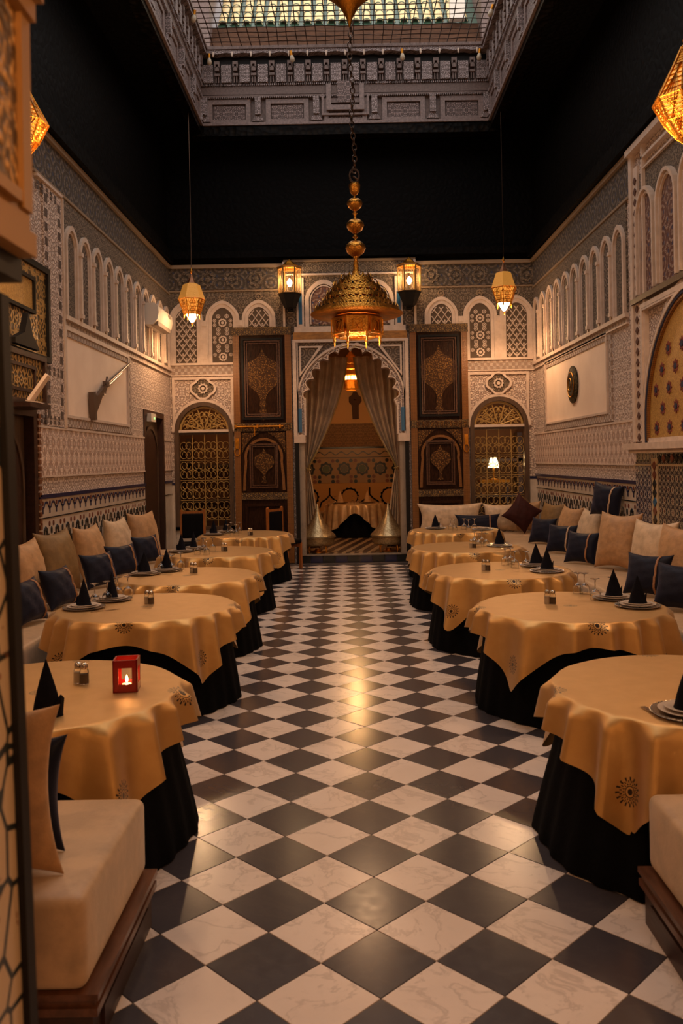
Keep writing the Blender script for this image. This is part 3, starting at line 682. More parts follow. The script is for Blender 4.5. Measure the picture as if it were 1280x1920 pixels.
# arched grille windows
def window(n, a0, a1):
    cx, hw = (a0+a1)/2, (a1-a0)/2
    W = empty(f'window_{n}', (cx, YB, .62), kind='structure')
    f = lambda a, b_, d: (a-cx, .12-d, b_-.62)
    MB().strip(archline(cx, hw, .62, 2.36, 22), archline(cx, hw-.075, .62, 2.36, 22), f, 0, .16).rect(a0, a1, .62, .68, f, 0, .16).build('window_frame', M['window_wood'], W)
    MB().rect(a0+.075, a1-.075, 2.30, 2.36, f, .08, .11).build('transom', M['window_wood'], W)
    g = MB(); R_ = hw-.08
    g.strip(arcpts(cx, 2.36, R_, 0, pi, 22), arcpts(cx, 2.36, R_-.035, 0, pi, 22), f, .06, .10).rect(cx-R_, cx+R_, 2.36, 2.39, f, .06, .10)
    # openwork scrolls of the lunette
    def tb(pts, r): g.tube([f(a, b_, .08) for a, b_ in pts], r, 5)
    for sx in (-1, 1):
        for ang, ln in ((20, .34), (48, .38), (74, .40)):
            t_ = radians(ang); ex, ez = cos(t_), sin(t_)
            tb([(cx+sx*ex*ln*q, 2.37+ez*ln*q*.95) for q in (0.1, .4, .7, 1.0, 1.15)], .014)
            for q, rr in ((.45, .045), (.75, .05), (1.02, .04)):
                for side in (-1, 1):
                    c_ = (ex*ln*q-side*ez*rr, ez*ln*q*.95+side*ex*rr)
                    if (c_[0])**2+(c_[1])**2 < (R_-.05)**2 and c_[1] > .03:
                        tb([(cx+sx*(c_[0]+rr*.8*cos(u_)), 2.37+c_[1]+rr*.8*sin(u_)) for u_ in [k*pi/5 for k in range(9)]], .011)
    g.lathe([(0, -.05), (.03, -.02), (.035, 0), (.03, .02), (0, .05)], 8, (0, .04, 2.36+.28-.62))
    g.build('lunette', M['iron_gold'], W, smooth=False)
    # scrolled iron grille: 4 columns x 5 rows of heart scrolls
    gx0, gx1, gz0, gz1 = cx-R_, cx+R_, .68, 2.30; cw = (gx1-gx0)/4; rh = (gz1-gz0)/4.5
    bars = MB()
    for i in range(1, 4): bars.rect(gx0+i*cw-.007, gx0+i*cw+.007, gz0, gz1, f, .07, .085)
    for j in range(1, 5): bars.rect(gx0, gx1, gz1-.1-j*rh*.98-.005, gz1-.1-j*rh*.98+.005, f, .07, .085)
    bars.build('grille_bar', M['iron_gold'], W)
    sc_ = MB()
    for sx in (-1, 1):
        pts = []
        for k in range(15):
            t_ = k/14; an = radians(-100+t_*470); rr = .092*(1-.62*t_**1.2)
            pts.append((sx*(.0+ .028+rr*cos(an)*.85*(1 if 1 else 0)+ .012), 0, .075+rr*sin(an)))
        sc_.tube(pts, .006, 4)
        sc_.tube([(sx*p[0], 0, -p[2]+.0) for p in [(abs(q[0]), 0, q[2]) for q in pts]], .006, 4)
    sm = sc_.mesh('scroll', M['iron_gold'])
    for j in range(5):
        for i in range(4):
            zc = gz1-.1-(j+.5)*rh*.98
            if zc-.1 < gz0: continue
            inst('grille_scroll', sm, W, (gx0+(i+.5)*cw-cx, .045, zc-.62))
    return W
window(1, WL0, WL1); window(2, WR0, WR1)
# rooms behind the windows
for a0, a1 in ((-3.5, -1.2), (1.25, 3.7)):
    for nm_, bb_ in (('wall_side_room_back', (a0, a1, 17.6, 17.7, 0, 4)), ('wall_side_room_left', (a0-.1, a0, 15.35, 17.7, 0, 4)), ('wall_side_room_right', (a1, a1+.1, 15.35, 17.7, 0, 4)), ('ceiling_side_room', (a0, a1, 15.35, 17.7, 3.4, 3.5)), ('floor_side_room', (a0, a1, 15.35, 17.7, -.1, 0))):
        MB().box(*bb_).build(nm_, M['dark_room'], kind='structure')
    MB().box(a0+.1, a1-.1, 17.2, 17.6, 1.72, 1.78).box(a0+.1, a1-.1, 17.2, 17.6, 1.0, 1.06).box(a0+.2, a0+.3, 17.2, 17.6, 0, 2.3).box(a1-.3, a1-.2, 17.2, 17.6, 0, 2.3).build('wall_shelving', M['window_wood'], kind='structure')
lamp('side_room_lamp', (-2.4, 16.2, 2.9), 7, (1, .5, .2), .1); lamp('side_room_lamp', (2.5, 16.2, 2.9), 5, (1, .5, .2), .1)
tl = empty('table_lamp', (2.86, 16.9, 1.36), 0, 'small lit brass table lamp behind the right arched grille window', 'lamp')
MB().lathe([(.10, 0), (.10, .015), (.03, .03), (.016, .08), (.02, .16), (.012, .28)], 16).build('base', M['brass'], tl, True)
MB().lathe([(.12, .24), (.06, .44), (.055, .44), (.11, .24)], 20, cap=False).build('lamp_shade', Mt('lit_shade', (.9, .8, .5), .5).emit((1, .75, .35), 2.6).m, tl, True)
st = empty('lamp_stand', (2.86, 16.9, 0), 0, 'brass-topped stand under the small lamp behind the right grille', 'stand')
MB().box(-.3, .3, -.15, .15, 1.31, 1.36).build('top', M['brass_old'], st)
for sx in (-.26, .26): MB().box(sx-.02, sx+.02, -.02, .02, 0, 1.31).build('leg', M['window_wood'], st)
lamp('table_lamp_bulb', (2.86, 16.75, 1.75), 3, (1, .6, .25), .05)

# ------------------------------------------------------------------ tall carved door leaves
def door_leaf(n, a0, a1):
    cx = (a0+a1)/2; hw = (a1-a0)/2
    Dd = empty(f'door_{n}', (cx, 14.93, 0), kind='structure')
    f = lambda a, b_, d: (a, -d, b_)
    MB().rect(-hw, hw, .02, 4.15, f, -.05, 0).build('leaf', M['lacquer'], Dd)
    sg = MB().rect(-hw, -hw+.11, .02, 4.02, f, 0, .03).rect(hw-.11, hw, .02, 4.02, f, 0, .03); sg.build('stile', M['door_gold'], Dd)
    MB().rect(-hw-.01, hw+.01, 4.02, 4.16, f, 0, .05).build('top_rail', M['rail'], Dd)
    MB().rect(-hw, hw, 2.34, 2.48, f, 0, .035).build('middle_rail', M['rail'], Dd)
    rl = MB()
    for k in range(11): rl.rect(-hw+.1+k*.082, -hw+.155+k*.082, 2.36, 2.46, f, .035, .045)
    rl.build('rail_carving', M['medallion'], Dd)
    MB().rect(-hw+.11, hw-.11, 1.14, 1.26, f, 0, .03).build('lock_rail', M['rail'], Dd)
    # upper panel
    pw, pz0, pz1 = hw-.15, 2.54, 3.97
    MB().frame(-pw, pw, pz0, pz1, .035, f, 0, .045).build('moulding', M['black_wood'], Dd)
    MB().frame(-pw+.045, pw-.045, pz0+.045, pz1-.045, .025, f, 0, .04).frame(-pw+.085, pw-.085, pz0+.085, pz1-.085, .02, f, 0, .03).build('moulding', M['door_mould'], Dd)
    MB().rect(-pw+.10, pw-.10, pz0+.1, pz1-.1, f, 0, .01).build('panel', M['lacquer'], Dd)
    def medal(cz, s, stem):
        pts = []
        half = [(0, .42), (.02, .36), (.05, .31), (.09, .27), (.13, .25), (.19, .22), (.25, .17), (.28, .10), (.29, .03), (.28, -.04), (.24, -.10), (.19, -.15), (.13, -.20), (.08, -.25), (.05, -.30), (.035, -.36), (.05, -.42), (.03, -.47)]
        if stem: half += [(.06, -.52), (.035, -.58), (.06, -.63), (.0, -.66)]
        else: half += [(.07, -.52), (.09, -.56), (0, -.58)]
        R2 = [(x_*s, cz+z_*s) for x_, z_ in half]; Lp = [(-x_*s, cz+z_*s) for x_, z_ in half]
        return MB().strip(R2, Lp, f, .01, .018)
    medal(3.30, 1.18, True).build('painted_medallion', M['medallion'], Dd)
    # lower panel with horseshoe arch
    A = [(.34*cos(t_), 1.88+.34*sin(t_)) for t_ in [radians(-35+i*250/22) for i in range(23)]]; A = [(.37, 1.3)]+[(.36, 1.55)]+A[2:-2]+[(-.36, 1.55), (-.37, 1.3)]
    B = [(x_*.87, 1.88+(z_-1.88)*.87 if z_ > 1.7 else z_) for x_, z_ in A]
    MB().strip(A, B, f, 0, .03).build('horseshoe_moulding', M['door_gold'], Dd)
    sp = MB()
    for sx in (-1, 1): sp.prism([(sx*.38, 2.31), (sx*.08, 2.31), (sx*.2, 2.23), (sx*.31, 2.1), (sx*.38, 1.95)], f, 0, .02)
    sp.build('spandrel_carving', M['medallion'], Dd)
    MB().frame(-.25, .25, 1.34, 2.12, .03, f, 0, .04).frame(-.21, .21, 1.38, 2.08, .02, f, 0, .03).build('moulding', M['door_mould'], Dd)
    medal(1.78, .62, False).build('painted_medallion', M['medallion'], Dd)
    MB().frame(-.34, .34, .12, 1.06, .04, f, 0, .03).build('moulding', M['lacquer'], Dd)
    # bolt and strap
    sx = -1 if a0 < 0 else 1
    kn = MB().tube([f(sx*(hw-.05)+.045*cos(t_), 1.98+.07*sin(t_), .04) for t_ in [i*pi/6 for i in range(12)]], .012, 5, True).rect(sx*(hw-.05)-.03, sx*(hw-.05)+.03, 2.05, 2.22, f, .03, .045)
    kn.build('knocker', M['brass_old'], Dd)
    return Dd
door_leaf(1, -2.01, -.99); door_leaf(2, 1.09, 2.10)
# iron bolt on the left leaf
bo = empty('iron_bolt', (-1.6, 14.88, 2.42), 0, 'long gilded sliding bolt across the middle of the left carved door', 'bolt')
MB().tube([(-.4, 0, 0), (.45, 0, 0)], .016, 8).build('rod', M['brass_old'], bo)
for xx in (-.38, .0, .40): MB().tube([(xx, -.01, -.03), (xx, -.01, .03)], .02, 8).build('keeper', M['brass_old'], bo)
MB().tube([(-.05, -.02, 0), (-.05, -.02, -.16)], .012, 6).build('handle', M['brass_old'], bo)

# ------------------------------------------------------------------ central arch
FA = lambda a, b_, d: (a, 14.98-d, b_)
arch = empty('trim_2', (0, 0, 0), kind='structure')
def lobed(n=11, r=.80, cz=2.86, inner=0):
    """lobed arch soffit line from right impost over the apex to the left impost"""
    pts = [(OC+r, 2.25)]
    pts.append((OC+r, cz-.12))
    N = 12
    for k in range(N):
        for q in range(7):
            t_ = (k+q/7)/N*pi
            rr = r*(1+.13*sin(t_)**8)-.0+ .105*abs(sin(q/7*pi))-.05
            pts.append((OC+rr*cos(t_), cz+rr*sin(t_)*1.03))
    pts += [(OC-r, cz-.12), (OC-r, 2.25)]; return pts
LB = lobed()
ya = MB(); inn = LB; out = []
for a, b_ in LB:
    if b_ <= 2.80: out.append((OC+(.93 if a > OC else -.93), b_)); continue
    ang = atan2(b_-2.86, a-OC); out.append((OC+.93*cos(ang)*1.0, 2.86+1.0*sin(ang)*1.0))
MB().strip(out, inn, FA, -.25, .02).build('lobed_arch', M['stucco'], arch)
# tips between lobes get a raised rim
rim = [(OC+(a-OC)*1.035, b_ if b_ < 2.8 else 2.86+(b_-2.86)*1.035) for a, b_ in LB]
MB().strip(rim, LB, FA, .02, .04).build('lobe_rim', M['mould'], arch)
o1 = archline(OC, .955, 2.25, 2.86, 26, .04); i1 = archline(OC, .925, 2.25, 2.86, 26, .04)
MB().strip([(a, b_) for a, b_ in o1], i1, FA, .0, .05).build('arch_moulding', M['mould'], arch)
o2 = archline(OC, .885, 2.25, 2.86, 26, .06); i2 = archline(OC, .87, 2.25, 2.86, 26, .06)
MB().strip(o2, i2, FA, .02, .04).build('arch_moulding', M['mould'], arch)
# spandrels + rectangular frame
sp = MB(); A = archline(OC, .955, 2.86, 2.86, 26, .04)[1:-1]; sp.strip(A, [(OC+.96*max(-1, min(1, (a-OC)/.75)), 3.92) for a, b_ in A], FA, -.2, .01); sp.build('spandrel', M['stucco_star'], arch)
fr_ = MB()
for sx in (-1, 1):
    c_ = OC+sx*.985
    fr_.rect(c_-.03, c_+.03, 2.12, 3.93, FA, -.02, .07); fr_.rect(c_-sx*.05-.012, c_-sx*.05+.012, 2.3, 3.88, FA, 0, .05)
fr_.rect(OC-1.0, OC+1.0, 3.88, 3.93, FA, 0, .06)
for sx in (-1, 1):
    t0 = OC+sx*.9
    fr_.strip([(t0, 3.82), (OC+sx*.48, 3.82), (t0, 3.28)], [(t0-sx*.03, 3.79), (OC+sx*.56, 3.79), (t0-sx*.03, 3.36)], FA, .0, .035, True)
fr_.build('arch_frame', M['mould'], arch)
for sx in (-1, 1): MB().rect(OC+sx*.90-.03, OC+sx*.90+.03, 2.30, 2.72, FA, .05, .06).build('blue_inset', M['blue_tile'], arch)
for sx in (-1, 1): MB().rect(OC+sx*.885-.07, OC+sx*.885+.07, 2.12, 2.24, FA, -.2, .08).rect(OC+sx*.90-.08, OC+sx*.90+.08, 2.2, 2.26, FA, -.2, .06).build('impost', M['mould'], arch)
for sx in (-1, 1): MB().rect(OC+sx*.885-.05, OC+sx*.885+.05, .14, 2.12, FA, -.3, .03).build('jamb', M['stone'], arch)
for sx in (-1, 1): MB().rect(OC+sx*.965-.035, OC+sx*.965+.035, 0, 2.12, FA, -.02, .06).build('black_jamb', M['black_wood'], arch)
MB().rect(OC-1.0, OC+1.0, 3.93, 4.06, FA, -.02, .06).build('lintel', M['orange_beam'], arch)
# upper double-arch panel between the sconces
MB().rect(OC-1.16, OC+1.16, 4.06, 5.30, FA, -.02, .02).build('upper_panel', M['stucco_dark'], arch)
MB().rect(OC-.98, OC+.98, 4.06, 4.16, FA, .02, .05).rect(OC-.93, OC-.80, 4.16, 5.02, FA, .02, .05).rect(OC+.80, OC+.93, 4.16, 5.02, FA, .02, .05).rect(OC-.1, OC+.1, 4.16, 5.0, FA, .02, .05).rect(OC-1.16, OC+1.16, 5.06, 5.09, FA, .02, .06).rect(OC-1.17, OC-1.13, 4.06, 5.3, FA, .02, .07).rect(OC+1.13, OC+1.17, 4.06, 5.3, FA, .02, .07).build('upper_frame', M['mould'], arch)
for sx in (-1, 1):
    MB().rect(OC+sx*.865-.03, OC+sx*.865+.03, 4.2, 4.75, FA, .05, .056).build('blue_inset', M['blue_tile'], arch)
    MB().rect(OC+sx*1.04-.08, OC+sx*1.04+.08, 4.15, 5.0, FA, .02, .03).build('side_panel', M['stucco_star'], arch)
    c_ = OC+sx*.45
    MB().strip(archline(c_, .33, 4.16, 4.62, 16, .1), archline(c_, .26, 4.16, 4.62, 16, .1), FA, .02, .05).strip(archline(c_, .245, 4.2, 4.62, 16, .1), archline(c_, .225, 4.2, 4.62, 16, .1), FA, .02, .04).build('blind_arch', M['mould'], arch)
    MB().prism(archline(c_, .225, 4.2, 4.62, 16, .1), FA, .02, .03).build('arch_panel', M['stucco_red'], arch)

# ------------------------------------------------------------------ alcove behind the arch
AF = .14
af = MB().box(-1.7, 1.8, 15.02, 20.4, -.05, AF).build('floor_alcove', M['grout'], kind='structure')
# riser tiles
for k in range(9): MB().box(-.93+k*.218, -.93+k*.218+.208, 14.99, 15.02, .005, AF-.015).build('riser_tile', M['navy_tile'] if k % 2 else M['black_tile'], af)
MB().box(-.95, 1.04, 14.97, 15.1, AF-.012, AF+.006).build('nosing', M['stone'], af)
# diagonal striped tile floor: rows of narrow bevelled strips
al = MB(); ad = MB()
for k in range(46):
    x = -1.6+k*.075
    if x > 1.6: break
    (al if k % 2 else ad).add([(x, 15.12, AF+.006), (x+.07, 15.12, AF+.006), (x+.07+.03, 15.4, AF+.006), (x+.03, 15.4, AF+.006)], [(0, 1, 2, 3)])
for k in range(34):
    x = -2.1+k*.115
    (al if k % 2 else ad).add([(x, 15.42, AF+.006), (x+.105, 15.42, AF+.006), (x+.105+.65, 18.6, AF+.006), (x+.65, 18.6, AF+.006)], [(0, 1, 2, 3)])
al.build('striped_floor_tiles', Mt('tan_floor_tile', (.30, .19, .10), .3).m, af, kind='stuff'); ad.build('striped_floor_tiles', Mt('dark_floor_tile', (.045, .025, .016), .3).m, af, kind='stuff')
M['ochre'] = Mt('ochre_plaster', (.50, .27, .11), .8).m
wa = MB().box(-1.7, 1.8, 20.3, 20.45, 0, 4.3).build('wall_alcove_back', M['ochre'], kind='structure')
MB().box(-1.8, -1.7, 15.35, 20.4, 0, 4.3).build('wall_alcove_left', M['ochre'], kind='structure'); MB().box(1.8, 1.9, 15.35, 20.4, 0, 4.3).build('wall_alcove_right', M['ochre'], kind='structure')
MB().box(-1.8, 1.9, 15.3, 20.45, 4.2, 4.3).build('ceiling_alcove', M['dark_room'], kind='structure')
FC = lambda a, b_, d: (a, 20.3-d, b_)
MB().rect(-1.7, 1.8, 2.12, 2.68, FC, 0, .02).build('carved_band', carved_wood('ochre_carved_plaster', (.30, .15, .05), (.12, .055, .02), 40), wa)
MB().rect(-1.7, 1.8, AF, 2.10, FC, 0, .02).build('mosaic_ground', Mt('ochre_mosaic', (.30, .17, .07), .3).m, wa)
MB().rect(-1.7, 1.8, 2.08, 2.12, FC, 0, .035).rect(-1.7, 1.8, 1.86, 1.875, FC, 0, .03).build('dark_line', M['black_tile'], wa)
wv_ = MB(); A = []; B = []
for i in range(120):
    a = -1.65+i*.0285; zz = 1.97+.035*sin(a*24); A.append((a, zz+.012)); B.append((a, zz-.012))
wv_.strip(A, B, FC, .02, .03); wv_.build('wave_line', M['black_tile'], wa)
rs = MB(); rosette(rs, lambda a, b_, d: (a, -d, b_), 0, 0, .155, 0, .01, 8, .22); rsm = rs.mesh('star', M['black_tile'])
rs = MB().prism([((.10 if i % 2 else .085)*cos(i*pi/8), (.10 if i % 2 else .085)*sin(i*pi/8)) for i in range(16)], lambda a, b_, d: (a, -d, b_), 0, .014); rcm = [rs.mesh('star_core', Mt('green_glaze', (.07, .085, .04), .25).m), rs.mesh('star_core', Mt('grey_glaze', (.10, .09, .07), .25).m)]
dt = MB().prism([(.045*cos(t_*pi/4), .045*sin(t_*pi/4)) for t_ in range(8)], lambda a, b_, d: (a, -d, b_), 0, .01); dtm = [dt.mesh('dot', M['black_tile']), dt.mesh('dot', M['brown_tile'])]
for i in range(8):
    xx = -1.42+i*.43
    inst('star_tile', rsm, wa, (xx, 20.28, 1.60)); inst('star_core', rcm[i % 2], wa, (xx, 20.275, 1.60))
    for dx in (-.16, .16):
        for dz in (-.19, .19, -.30): inst('dot_tile', dtm[(i+(dz > 0)) % 2], wa, (xx+dx, 20.28, 1.60+dz))
# alcove banquette with patterned cover
sb = empty('alcove_banquette', (0, 19.9, AF), 0, 'amber banquette with dark medallion pattern against the alcove wall', 'sofa')
MB().box(-1.65, 1.75, -.3, .38, 0, .45).build('seat', M['cushion_olive'], sb)
MB().box(-1.65, 1.75, .12, .38, .45, 1.12).build('backrest', Mt('amber_cover', (.40, .19, .045), .6).m, sb)
ad_ = MB()
for i in range(7):
    cx = -1.42+i*.47
    if i % 2: 
        o_ = []; q_ = []
        for k in range(56):
            t_ = k*2*pi/56; j_ = .02*(k % 4 in (0, 1)); o_.append((cx+(.205+j_)*cos(t_), .80+(.205+j_)*sin(t_))); q_.append((cx+.175*cos(t_), .80+.175*sin(t_)))
        ad_.strip(o_, q_, lambda a, b_, d: (a, .12-d, b_), 0, .006, True)
    else:
        for s_ in (-1, 1): ad_.tube([(cx+s_*.24, .115, .55), (cx+s_*.2, .115, .68), (cx+s_*.08, .115, .76), (cx, .115, .85), (cx, .115, 1.02)], .018, 4)
ad_.build('woven_pattern', M['black_cloth'], sb, kind='stuff')
MB().box(-1.65, 1.75, -.305, .2, .44, .47).build('seat_edge', M['cushion_tan'], sb)
# carved wooden hand hanging
hh = empty('wooden_wall_hanging', (.15, 20.25, 3.1), 0, 'small dark carved wooden hanging on the ochre alcove wall between the curtains', 'ornament')
MB().prism([(-.06, -.32), (.09, -.32), (.09, .0), (.16, .1), (.15, .2), (.09, .24), (.05, .32), (-.03, .32), (-.08, .24), (-.14, .2), (-.14, .08), (-.07, .0)], lambda a, b_, d: (a, -d, b_), 0, .05).build('body', Mt('dull_dark_wood', (.07, .03, .015), .9).m, hh)
MB().lathe([(0, -.02), (.05, 0), (0, .02)], 10, (.01, -.06, .14)).build('boss', M['copper'], hh)

# ================================================================== SKYLIGHT
sk = MB()
skl = MB().box(SX0-.1, SX0, SY0-.1, SY1+.1, ZC, 8.78).build('wall_skylight_left', M['roof_wood'], kind='structure')
skr = MB().box(SX1, SX1+.1, SY0-.1, SY1+.1, ZC, 8.78).build('wall_skylight_right', M['roof_wood'], kind='structure')
skb = MB().box(SX0, SX1, SY1, SY1+.1, ZC, 8.78).build('wall_skylight_back', M['roof_wood'], kind='structure')
MB().box(SX0, SX1, SY0-.1, SY0, ZC, 8.78).build('wall_skylight_front', M['roof_wood'], kind='structure')
sk = skb
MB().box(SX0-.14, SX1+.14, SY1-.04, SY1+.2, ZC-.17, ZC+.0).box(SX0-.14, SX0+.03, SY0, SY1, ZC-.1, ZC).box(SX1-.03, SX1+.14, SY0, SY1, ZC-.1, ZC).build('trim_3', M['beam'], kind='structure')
# frames for the three visible faces: a along face, d into the shaft
KB = lambda a, b_, d: (a, SY1-d, b_)
KL = lambda a, b_, d: (SX0+d, a, b_)
KR = lambda a, b_, d: (SX1-d, a, b_)
rope_me = None
def shaft_face(fr, a0, a1, sk):
    L_ = a1-a0
    MB().rect(a0, a1, 7.50, 7.545, fr, 0, .07).build('lower_ledge', M['roof_wood_light'], sk)
    ms = MB().rect(a0, a1, 8.02, 8.16, fr, 0, .05).rect(a0, a1, 7.97, 8.0, fr, 0, .075); ms.build('moulding', M['roof_wood'], sk)
    rp = MB(); x = a0
    while x < a1: rp.rect(x, x+.018, 8.165, 8.195, fr, 0, .08).rect(x, x+.018, 7.95, 7.975, fr, 0, .085); x += .034
    rp.build('rope_moulding', M['roof_pale'], sk, kind='stuff')
    # raised panels divided by brackets
    n = max(2, round(L_/.98)); w_ = L_/n
    for i in range(n):
        p0, p1 = a0+i*w_+.13, a0+(i+1)*w_-.13
        MB().strip([(p0, 7.55), (p1, 7.55), (p1, 7.94), (p0, 7.94)], [(p0+.08, 7.60), (p1-.08, 7.60), (p1-.08, 7.86), (p0+.08, 7.86)], fr, .0, .05, True).build('panel_frame', M['roof_wood_light'], sk)
        MB().rect(p0+.1, p1-.1, 7.61, 7.84, fr, 0, .03).build('carved_panel', M['roof_carved'], sk)
    for i in range(n+1):
        a = a0+i*w_; a = min(max(a, a0+.08), a1-.08)
        MB().prism([(a-.05, 7.66), (a+.05, 7.66), (a+.05, 7.95), (a-.05, 7.95)], fr, 0, .11).prism([(a-.10, 7.56), (a+.10, 7.56), (a+.05, 7.66), (a-.05, 7.66)], fr, 0, .08).build('bracket', M['roof_pale'], sk)
    # corbel row
    n = round(L_/.315); w_ = L_/n
    for i in range(n):
        c_ = a0+(i+.5)*w_
        MB().rect(c_-.085, c_+.085, 8.21, 8.51, fr, 0, .10).build('carved_block', M['roof_pale'], sk)
        c_ = a0+i*w_+.0
        if i: MB().rect(c_-.03, c_-.01, 8.21, 8.32, fr, 0, .09).rect(c_+.01, c_+.03, 8.21, 8.32, fr, 0, .09).rect(c_-.045, c_+.045, 8.32, 8.36, fr, 0, .11).rect(c_-.035, c_+.035, 8.40, 8.47, fr, 0, .12).strip([(c_-.045, 8.45), (c_-.045, 8.56), (c_+.045, 8.56), (c_+.045, 8.45)], [(c_-.02, 8.45), (c_-.02, 8.51), (c_+.02, 8.51), (c_+.02, 8.45)], fr, 0, .12).build('corbel', M['roof_wood'], sk)
    MB().rect(a0, a1, 8.52, 8.70, fr, 0, .02).build('dark_recess', M['black_wood'], sk)
    # scalloped upper moulding
    A = []; B = []
    k = int(L_/.04)
    for i in range(k+1):
        a = a0+L_*i/k; s_ = abs(sin((a-a0)/w_*pi)); A.append((a, 8.655+.025*s_)); B.append((a, 8.735))
    MB().strip(A, B, fr, 0.02, .16).build('scalloped_moulding', M['roof_pale'], sk)
    MB().rect(a0, a1, 8.735, 8.785, fr, .0, .18).build('upper_ledge', M['roof_wood'], sk)
shaft_face(KB, SX0+.02, SX1-.02, skb); shaft_face(KL, 7.0, SY1-.02, skl); shaft_face(KR, 7.0, SY1-.02, skr)
MB().box(SX0, SX0+.18, SY0, 7.0, 8.70, 8.785).box(SX1-.18, SX1, SY0, 7.0, 8.70, 8.785).box(SX0, SX1, SY0, SY0+.18, 8.70, 8.785).build('upper_ledge', M['roof_wood'], sk)
# stepped fretwork dropping in the middle of the back face
MB().strip([(-.28, 8.16), (-.28, 7.72), (.36, 7.72), (.36, 8.16)], [(-.20, 8.16), (-.20, 7.80), (.28, 7.80), (.28, 8.16)], KB, .0, .10).strip([(-.36, 8.0), (-.36, 7.64), (.44, 7.64), (.44, 8.0)], [(-.32, 8.0), (-.32, 7.67), (.40, 7.67), (.40, 8.0)], KB, .0, .08).build('stepped_moulding', M['roof_wood_light'], sk)
MB().rect(-.09, .17, 7.84, 8.2, KB, 0, .11).build('carved_block', M['roof_carved'], sk)
# festoon bulbs
bm_ = MB().lathe([(0, 0), (.02, .0), (.02, -.06), (.03, -.08), (.042, -.12), (.035, -.16), (0, -.18)], 12)
bcap = MB().lathe([(.022, .01), (.022, -.07)], 10)
bme = bm_.mesh('bulb', Mt('unlit_bulb', (.45, .36, .25), .2).m, True); cme = bcap.mesh('socket', M['brass_old'], True)
for i, (x, y, z, l_) in enumerate(((-.86, 14.24, 8.66, 'unlit festoon bulb left of centre under the skylight rim'), (1.0, 14.24, 8.66, 'unlit festoon bulb right of centre under the skylight rim'), (-2.22, 14.2, 8.62, 'unlit festoon bulb in the left corner of the skylight'), (2.3, 14.2, 8.62, 'unlit festoon bulb in the right corner of the skylight'), (-2.22, 12.9, 8.66, 'unlit festoon bulb on the left side of the skylight'), (2.3, 12.9, 8.66, 'unlit festoon bulb on the right side of the skylight'))):
    e = empty('festoon_bulb', (x, y, z), 0, l_, 'light bulb', 'festoon bulbs round the skylight'); inst('glass_bulb', bme, e, rot=(.15, .1*(i-2), 0)); inst('socket', cme, e, rot=(.15, .1*(i-2), 0))
sp_ = MB().lathe([(0, 0), (.014, .0), (.018, -.05), (.01, -.08), (0, -.09)], 8).mesh('pendant', M['mould'], True)
for i in range(15): tag(inst('wooden_pendant', sp_, None, (-2.16+i*.316, 14.26, 8.68)), 'tiny pale pendant hanging from the scalloped skylight rim', 'pendant', 'pendants under the skylight rim')
# wire net
nt = MB(); wre = .0095; NX0, NX1, NY0, NY1 = SX0+.12, SX1-.12, SY0+.1, SY1-.12
k = int((NX1-NX0)/.155)
for i in range(k+1):
    x = NX0+(NX1-NX0)*i/k
    nt.tube([(x+.010*sin(j*1.7+i), NY0+(NY1-NY0)*j/24, 8.80+.008*sin(j*2.1+i*1.3)) for j in range(25)], wre, 3)
k = int((NY1-NY0)/.155)
for j in range(k+1):
    y = NY0+(NY1-NY0)*j/k
    nt.tube([(NX0+(NX1-NX0)*i/14, y+.010*sin(i*1.9+j), 8.805+.008*sin(i*2.1+j*1.3)) for i in range(15)], wre, 3)
no = nt.build('wire_net', Mt('rusty_wire', (.05, .024, .012), .8, 0).m); tag(no, 'rusty wire net stretched flat across the skylight opening', 'net', kind='stuff')
# eaves and glazed roof tiles seen above
ev = MB()
for k in range(5): ev.box(-2.6, 2.8, 14.70+k*.085, 15.6, 8.9+k*.125, 8.9+k*.125+.075)
ev.box(-2.6, 2.8, 15.12, 15.9, 8.8, 9.53)
ev.build('trim_4', wood('red_brown_eaves', (.10, .040, .016), .9, (.2, 1, 1)), kind='structure')
MB().box(-3.4, -2.28, 14.7, 17.5, 8.8, 11.5).build('wall_roof_left', M['roof_wood'], kind='structure'); MB().box(2.42, 3.6, 14.7, 17.5, 8.8, 11.5).build('wall_roof_right', M['roof_wood'], kind='structure')
rf = empty('glazed_tile_roof', (0, 15.14, 9.56), 0, 'cream and green glazed tile roof rising beyond the skylight net', 'roof')
sl = radians(50); nrow = 5
MB().add([(-2.2, 0, -.03), (2.45, 0, -.03), (2.45, 1.9*cos(sl), 1.9*sin(sl)-.03), (-2.2, 1.9*cos(sl), 1.9*sin(sl)-.03)], [(0, 1, 2, 3)]).build('underlay', M['roof_green'], rf)
def rtile(mat):
    vs = []; fs = []; n = 8; Lt = .42
    for s_ in (0, 1):
        for i in range(n+1):
            a = pi*i/n; r = .078-.012*s_
            for rr in (r, r-.014): vs.append((rr*cos(a), s_*Lt*cos(sl)-rr*sin(a)*sin(sl)*.0, s_*Lt*sin(sl)+rr*sin(a)))
    m_ = 2*(n+1)
    for i in range(n):
        fs += [(2*i, 2*i+2, m_+2*i+2, m_+2*i), (2*i+1, m_+2*i+1, m_+2*i+3, 2*i+3), (2*i, 2*i+1, 2*i+3, 2*i+2)]
    return MB().add(vs, fs).mesh('roof_tile', mat, True)
def rrim():
    vs = []; n = 8; b_ = MB()
    A = [(.084*cos(pi*i/n), .084*sin(pi*i/n)) for i in range(n+1)]; B = [(.070*cos(pi*i/n), .070*sin(pi*i/n)) for i in range(n+1)]
    return b_.strip(A, B, lambda a, q, d: (a, -d, q), -.03, .004).mesh('tile_lip', M['roof_green'])
rt_, rr_ = rtile(M['roof_glaze']), rrim()
